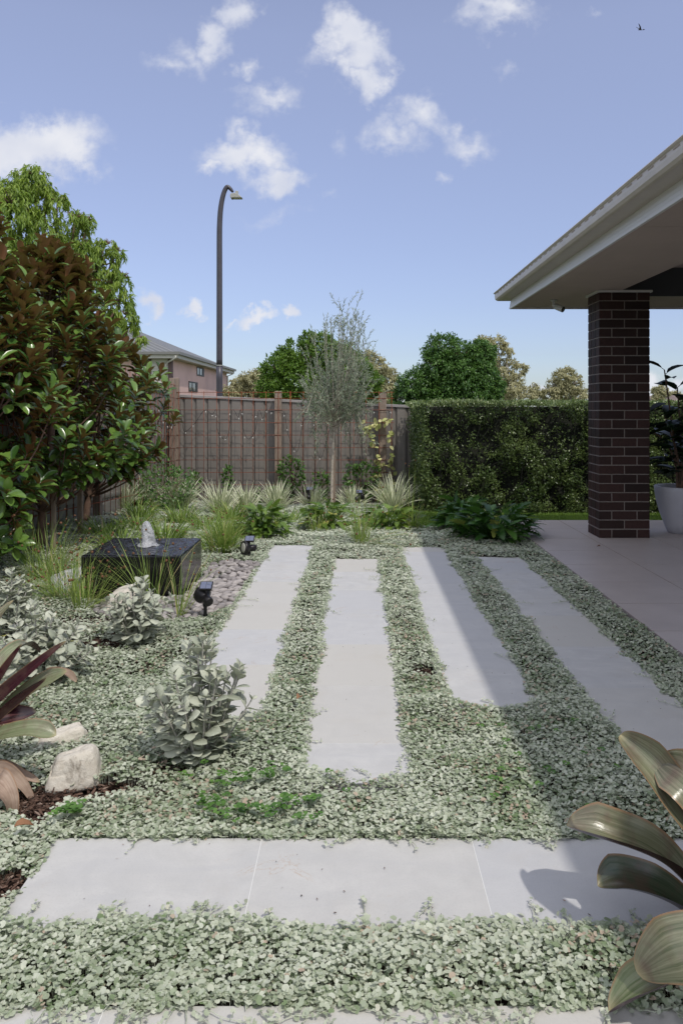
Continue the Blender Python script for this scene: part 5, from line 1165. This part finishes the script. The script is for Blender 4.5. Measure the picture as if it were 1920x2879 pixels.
# ------------------------------------------------------------------ pot and rubber plant
def potted():
    cx_, cy_ = 3.205, 7.72; T = thing('planter_pot', 'large tapered white pot on the patio at the right edge', 'pot', (cx_, cy_, .012))
    mb = MB(); prof = [(.115, .0), (.13, .004), (.165, .09), (.205, .20), (.235, .31), (.25, .41), (.255, .455), (.248, .462), (.238, .455), (.232, .42), (.15, .405)]
    mb.lathe([(a, b+.012) for a, b in prof], (cx_, cy_, 0), 48); mb.build('pot', M['pot'], T)
    mb = MB(); mb.lathe([(.236, .40), (.236, .415), (.02, .42)], (cx_, cy_, 0), 30); mb.build('soil', M['mulch'], T)
    r_ = np.random.default_rng(501); T = thing('rubber_plant', 'dark broad leaved rubber plant growing in the white pot', 'plant', (cx_, cy_, .42)); mb = MB(); Ps, Ds, Ns = [], [], []
    for (tx, ty, tz, n) in ((3.03, 7.70, 1.62, 17), (3.22, 7.85, 1.45, 15), (3.40, 7.6, 1.5, 15), (3.0, 7.6, 1.15, 11), (3.15, 7.5, 1.1, 10), (2.98, 7.85, 1.0, 8)):
        P = SM([(cx_+r_.normal(0, .03), cy_+r_.normal(0, .03), .40), ((cx_+tx)/2+.02, (cy_+ty)/2, .85), (tx, ty, tz)], 7); mb.tube(P, np.linspace(.014, .006, len(P)), 7)
        for i in range(n):
            f = .25+.75*i/(n-1); j = f*(len(P)-1); j0 = int(min(j, len(P)-2)); p = P[j0]+(P[j0+1]-P[j0])*(j-j0); a = i*2.4+r_.normal(0, .3)+tx*9; el = (.75 if f > .92 else r_.uniform(-.1, .55))
            d = norm(np.array([math.cos(a), math.sin(a), el])); mb.tube([p, p+d*.03], .003, 4); Ps.append(p+d*.03); Ds.append(d+np.array([0, 0, -.1])); Ns.append([-d[0]*el+r_.normal(0, .2), -d[1]*el+r_.normal(0, .2), 1.])
    mb.build('stems', M['bark'], T); n = len(Ps)
    mb = MB(); inst(mb, leaf_t([0, .08, .25, .5, .75, .92, 1], [.04, .2, .42, .5, .42, .18, .01], .18, .22), norm(np.array(Ds)), np.array(Ns), r_.uniform(.20, .28, n), r_.uniform(.10, .14, n), np.array(Ps), r_.random(n)); mb.build('leaves', M['rubber'], T, solid=.001)
potted()

# ------------------------------------------------------------------ bromeliads
def big_leaf(T, pts, w, up, mat, tint=.5, trough=.35, name='leaf', tipround=.10, base=.75, wave=0., seed=0):
    P = SM([np.array(p, float) for p in pts], 9); n = len(P); t = np.linspace(0, 1, n); tan = norm(np.gradient(P, axis=0)); up = np.array(up, float)
    side = norm(np.cross(tan, up)); nrm = np.cross(side, tan)
    prof = (base+(1-base)*np.clip(t*2.2, 0, 1))*np.sqrt(np.clip((1.0-t)/tipround, 0, 1)**1.0*np.clip(2-(1.0-t)/tipround, 0, 1) if False else np.clip((1.0-t)/tipround, 0, 1)**1.3); prof[-1] = .03
    c = 9; u = np.linspace(-1, 1, c); V = []
    for i in range(n):
        wi = w/2*prof[i]; wob = wave*math.sin(t[i]*9+seed)
        V.append(P[i]+side[i]*(u*wi)[:, None]+nrm[i]*((u**2)*trough*wi*2+wob*u*wi)[:, None])
    F = [(i*c+j, i*c+j+1, (i+1)*c+j+1, (i+1)*c+j) for i in range(n-1) for j in range(c-1)]
    mb = MB(); mb.add(np.concatenate(V), F, 0, tint, np.tile((u+1)/2, n), np.repeat(t, c), smooth=True); return mb.build(name, M[mat], T)
def bromeliads():
    T = thing('bromeliad', 'big bromeliad with broad pale green leaves at the lower right corner', 'plant', (.98, 1.98, 0), 'broad leaved bromeliads')
    c0 = np.array([1.02, 2.0, .05])
    A = at
    big_leaf(T, [A(1990, 2560, 1.98), A(1860, 2420, 1.93), A(1700, 2350, 1.93), A(1592, 2322, 1.96)], .108, (-.05, -.28, 1), 'brom_pale', .1, .42, tipround=.26)
    big_leaf(T, [A(2010, 2640, 1.93), A(1880, 2530, 1.90), A(1760, 2485, 1.90), A(1680, 2492, 1.91)], .100, (-.05, -.28, 1), 'brom_green', .35, .38, tipround=.22)
    big_leaf(T, [A(2080, 2480, 1.66), A(1940, 2290, 1.68), A(1840, 2150, 1.75), A(1745, 2066, 1.85)], .076, (-.5, -.6, .8), 'brom_pale', .6, .42, tipround=.3)
    big_leaf(T, [A(2100, 2430, 1.70), A(2010, 2290, 1.66), A(1925, 2190, 1.68), A(1845, 2140, 1.76)], .098, (-.5, -1.1, .7), 'brom_pale', .8, .12, tipround=.22)
    big_leaf(T, [A(2160, 2700, 1.62), A(2020, 2665, 1.52), A(1900, 2668, 1.52), A(1790, 2735, 1.58)], .115, (-.2, -.9, .8), 'brom_pale', .9, .10, tipround=.30)
    big_leaf(T, [A(2120, 2760, 1.74), A(2000, 2740, 1.56), A(1850, 2765, 1.56), A(1712, 2848, 1.60)], .085, (.0, -.2, 1), 'brom', .25, .4, tipround=.2)
    for k, (a, l, e) in enumerate(((.3, .42, .5), (-.6, .42, .4), (-1.3, .32, .55), (0, .30, 1.1))):
        d = np.array([math.cos(a), math.sin(a), 0]); c = c0+[.08, 0, 0]
        big_leaf(T, [c, c+d*l*.4+[0, 0, l*e*.8], c+d*l*.8+[0, 0, l*e*1.0], c+d*l*1.15+[0, 0, l*e*.75]], .10, -d*.4+[0, 0, 1], 'brom', .1*k, .3)
    T = thing('bromeliad', 'bromeliad with dark purple strap leaves and dead brown skirts at the left edge', 'plant', (-1.30, 2.75, 0), 'broad leaved bromeliads')
    big_leaf(T, [A(-90, 2060, 2.75), A(-20, 1985, 2.68), A(90, 1885, 2.62), A(186, 1803, 2.60)], .062, (-.55, -.75, .5), 'brom_dark', .2, .30, tipround=.55)
    big_leaf(T, [A(-90, 2050, 2.80), A(-30, 1960, 2.76), A(20, 1880, 2.75), A(62, 1812, 2.74)], .058, (-.7, -.75, .3), 'brom_dark', .5, .28, tipround=.55)
    big_leaf(T, [A(-90, 1950, 2.7), A(-60, 1840, 2.66), A(-20, 1760, 2.66), A(38, 1688, 2.70)], .072, (-.7, -.75, .3), 'brom_pale', .8, .2, tipround=.4)
    big_leaf(T, [A(-60, 2075, 2.70), A(30, 1985, 2.64), A(110, 1925, 2.62), A(188, 1888, 2.62)], .062, (-.35, -.75, .75), 'brom', .7, .22, tipround=.2)
    big_leaf(T, [A(-80, 2090, 2.62), A(-10, 2010, 2.58), A(60, 1950, 2.57), A(130, 1905, 2.57)], .050, (.45, -.6, -.6), 'brom_dark', .9, .22, tipround=.4)
    big_leaf(T, [A(-80, 2090, 2.62), A(0, 2068, 2.55), A(90, 2052, 2.52), A(158, 2068, 2.52)], .066, (-.1, -.55, .95), 'brom', .15, .2, tipround=.18)
    big_leaf(T, [A(-80, 2070, 2.60), A(-10, 2025, 2.60), A(50, 2010, 2.62), A(102, 2000, 2.66)], .070, (0, -.6, .9), 'brom_dark', .4, .15, tipround=.3)
    big_leaf(T, [A(-60, 2180, 2.58), A(0, 2170, 2.54), A(60, 2205, 2.52), A(98, 2265, 2.52)], .065, (.5, -.7, .7), 'brom_dead', .3, .25, 'dead_leaf', .75, wave=.25, seed=1)
    big_leaf(T, [A(-60, 2200, 2.50), A(-15, 2205, 2.44), A(25, 2250, 2.42), A(30, 2330, 2.43)], .085, (.9, -.6, .4), 'brom_dead', .8, .3, 'dead_leaf', .6, wave=.25, seed=2)
    big_leaf(T, [A(-60, 2165, 2.62), A(10, 2160, 2.60), A(60, 2180, 2.58), A(112, 2200, 2.58)], .045, (.2, -.5, .9), 'brom_dead', .55, .3, 'dead_leaf', .5, wave=.3, seed=3)
    big_leaf(T, [A(130, 1895, 2.66), A(165, 1890, 2.65), A(195, 1900, 2.66), A(215, 1918, 2.67)], .035, (0, -.5, .9), 'brom_dead', .1, .3, 'dead_leaf', .5, wave=.3, seed=4)
    for k, (a, l, e) in enumerate(((2.0, .35, .6), (3.0, .4, .5), (4.0, .36, .5), (5.0, .3, .5), (1.2, .3, .9), (2.6, .25, 1.2))):
        d = np.array([math.cos(a), math.sin(a), 0]); c = np.array([-1.38, 2.80, .08]); big_leaf(T, [c, c+d*l*.4+[0, 0, l*e*.7], c+d*l*.8+[0, 0, l*e*.9], c+d*l*1.1+[0, 0, l*e*.7]], .065, -d*.4+[0, 0, 1], 'brom', .1*k, .3, tipround=.3)
bromeliads()

# ------------------------------------------------------------------ small litter and the bird
def litter():
    for i, (px, py, s, lab) in enumerate(((620, 1995, .045, 'curled brown dead leaf on the groundcover left of the middle paving strip'), (835, 2000, .05, 'curled brown dead leaf lying between the first two paving strips'), (745, 1270 , 0, ''), (40, 2375, .05, 'thin reddish dead leaf on the groundcover at the left edge'), (1385, 1541, .03, 'small dark dead leaf on the shaded patio near the pillar'))):
        if not s: continue
        p = on(px, py) if px != 1385 else on(1688, 1541); T = MB(); a = rng.uniform(0, 6)
        inst(T, leaf_t([0, .2, .5, .8, 1], [.05, .35, .5, .35, .02], .6, .5), np.array([[math.cos(a), math.sin(a), .2]]), np.array([[.2, -.3, 1]]), s, s*.45, np.array([[p[0], p[1], .05 if px != 1385 else .02]]), np.array([rng.random()]))
        link_props(T.build('dead_leaf', M['dead'], solid=.001), lab, 'leaf')
    Y = 62; p = at(1800, 82, Y); mb = MB(); v, f = sph((0, 0, 0), (.2, .035, .035), 12, 8); mb.add(v+p, f, smooth=True)
    v, f = sph((0, 0, 0), (.06, .045, .045), 10, 7); mb.add(v+p+[.27, 0, .02], f, smooth=True); mb.tube([p+[.32, 0, .02], p+[.38, 0, .01]], [.015, .003], 5)
    T = thing('bird', 'tiny dark bird flying in the sky at the upper right', 'bird', p); mb.build('body', M['bird'], T)
    for s in (1, -1):
        mb = MB(); V = [p+[.08, 0, .03], p+[-.08, 0, .02], p+[-.02, s*.16+.02, .20], p+[-.12, s*.14, .17], p+[-.22, s*.30, .36], p+[-.25, s*.28, .345]]; mb.add(V, [(0, 1, 3, 2), (2, 3, 5, 4)]); mb.build('wing', M['bird'], T, solid=.008)
litter()
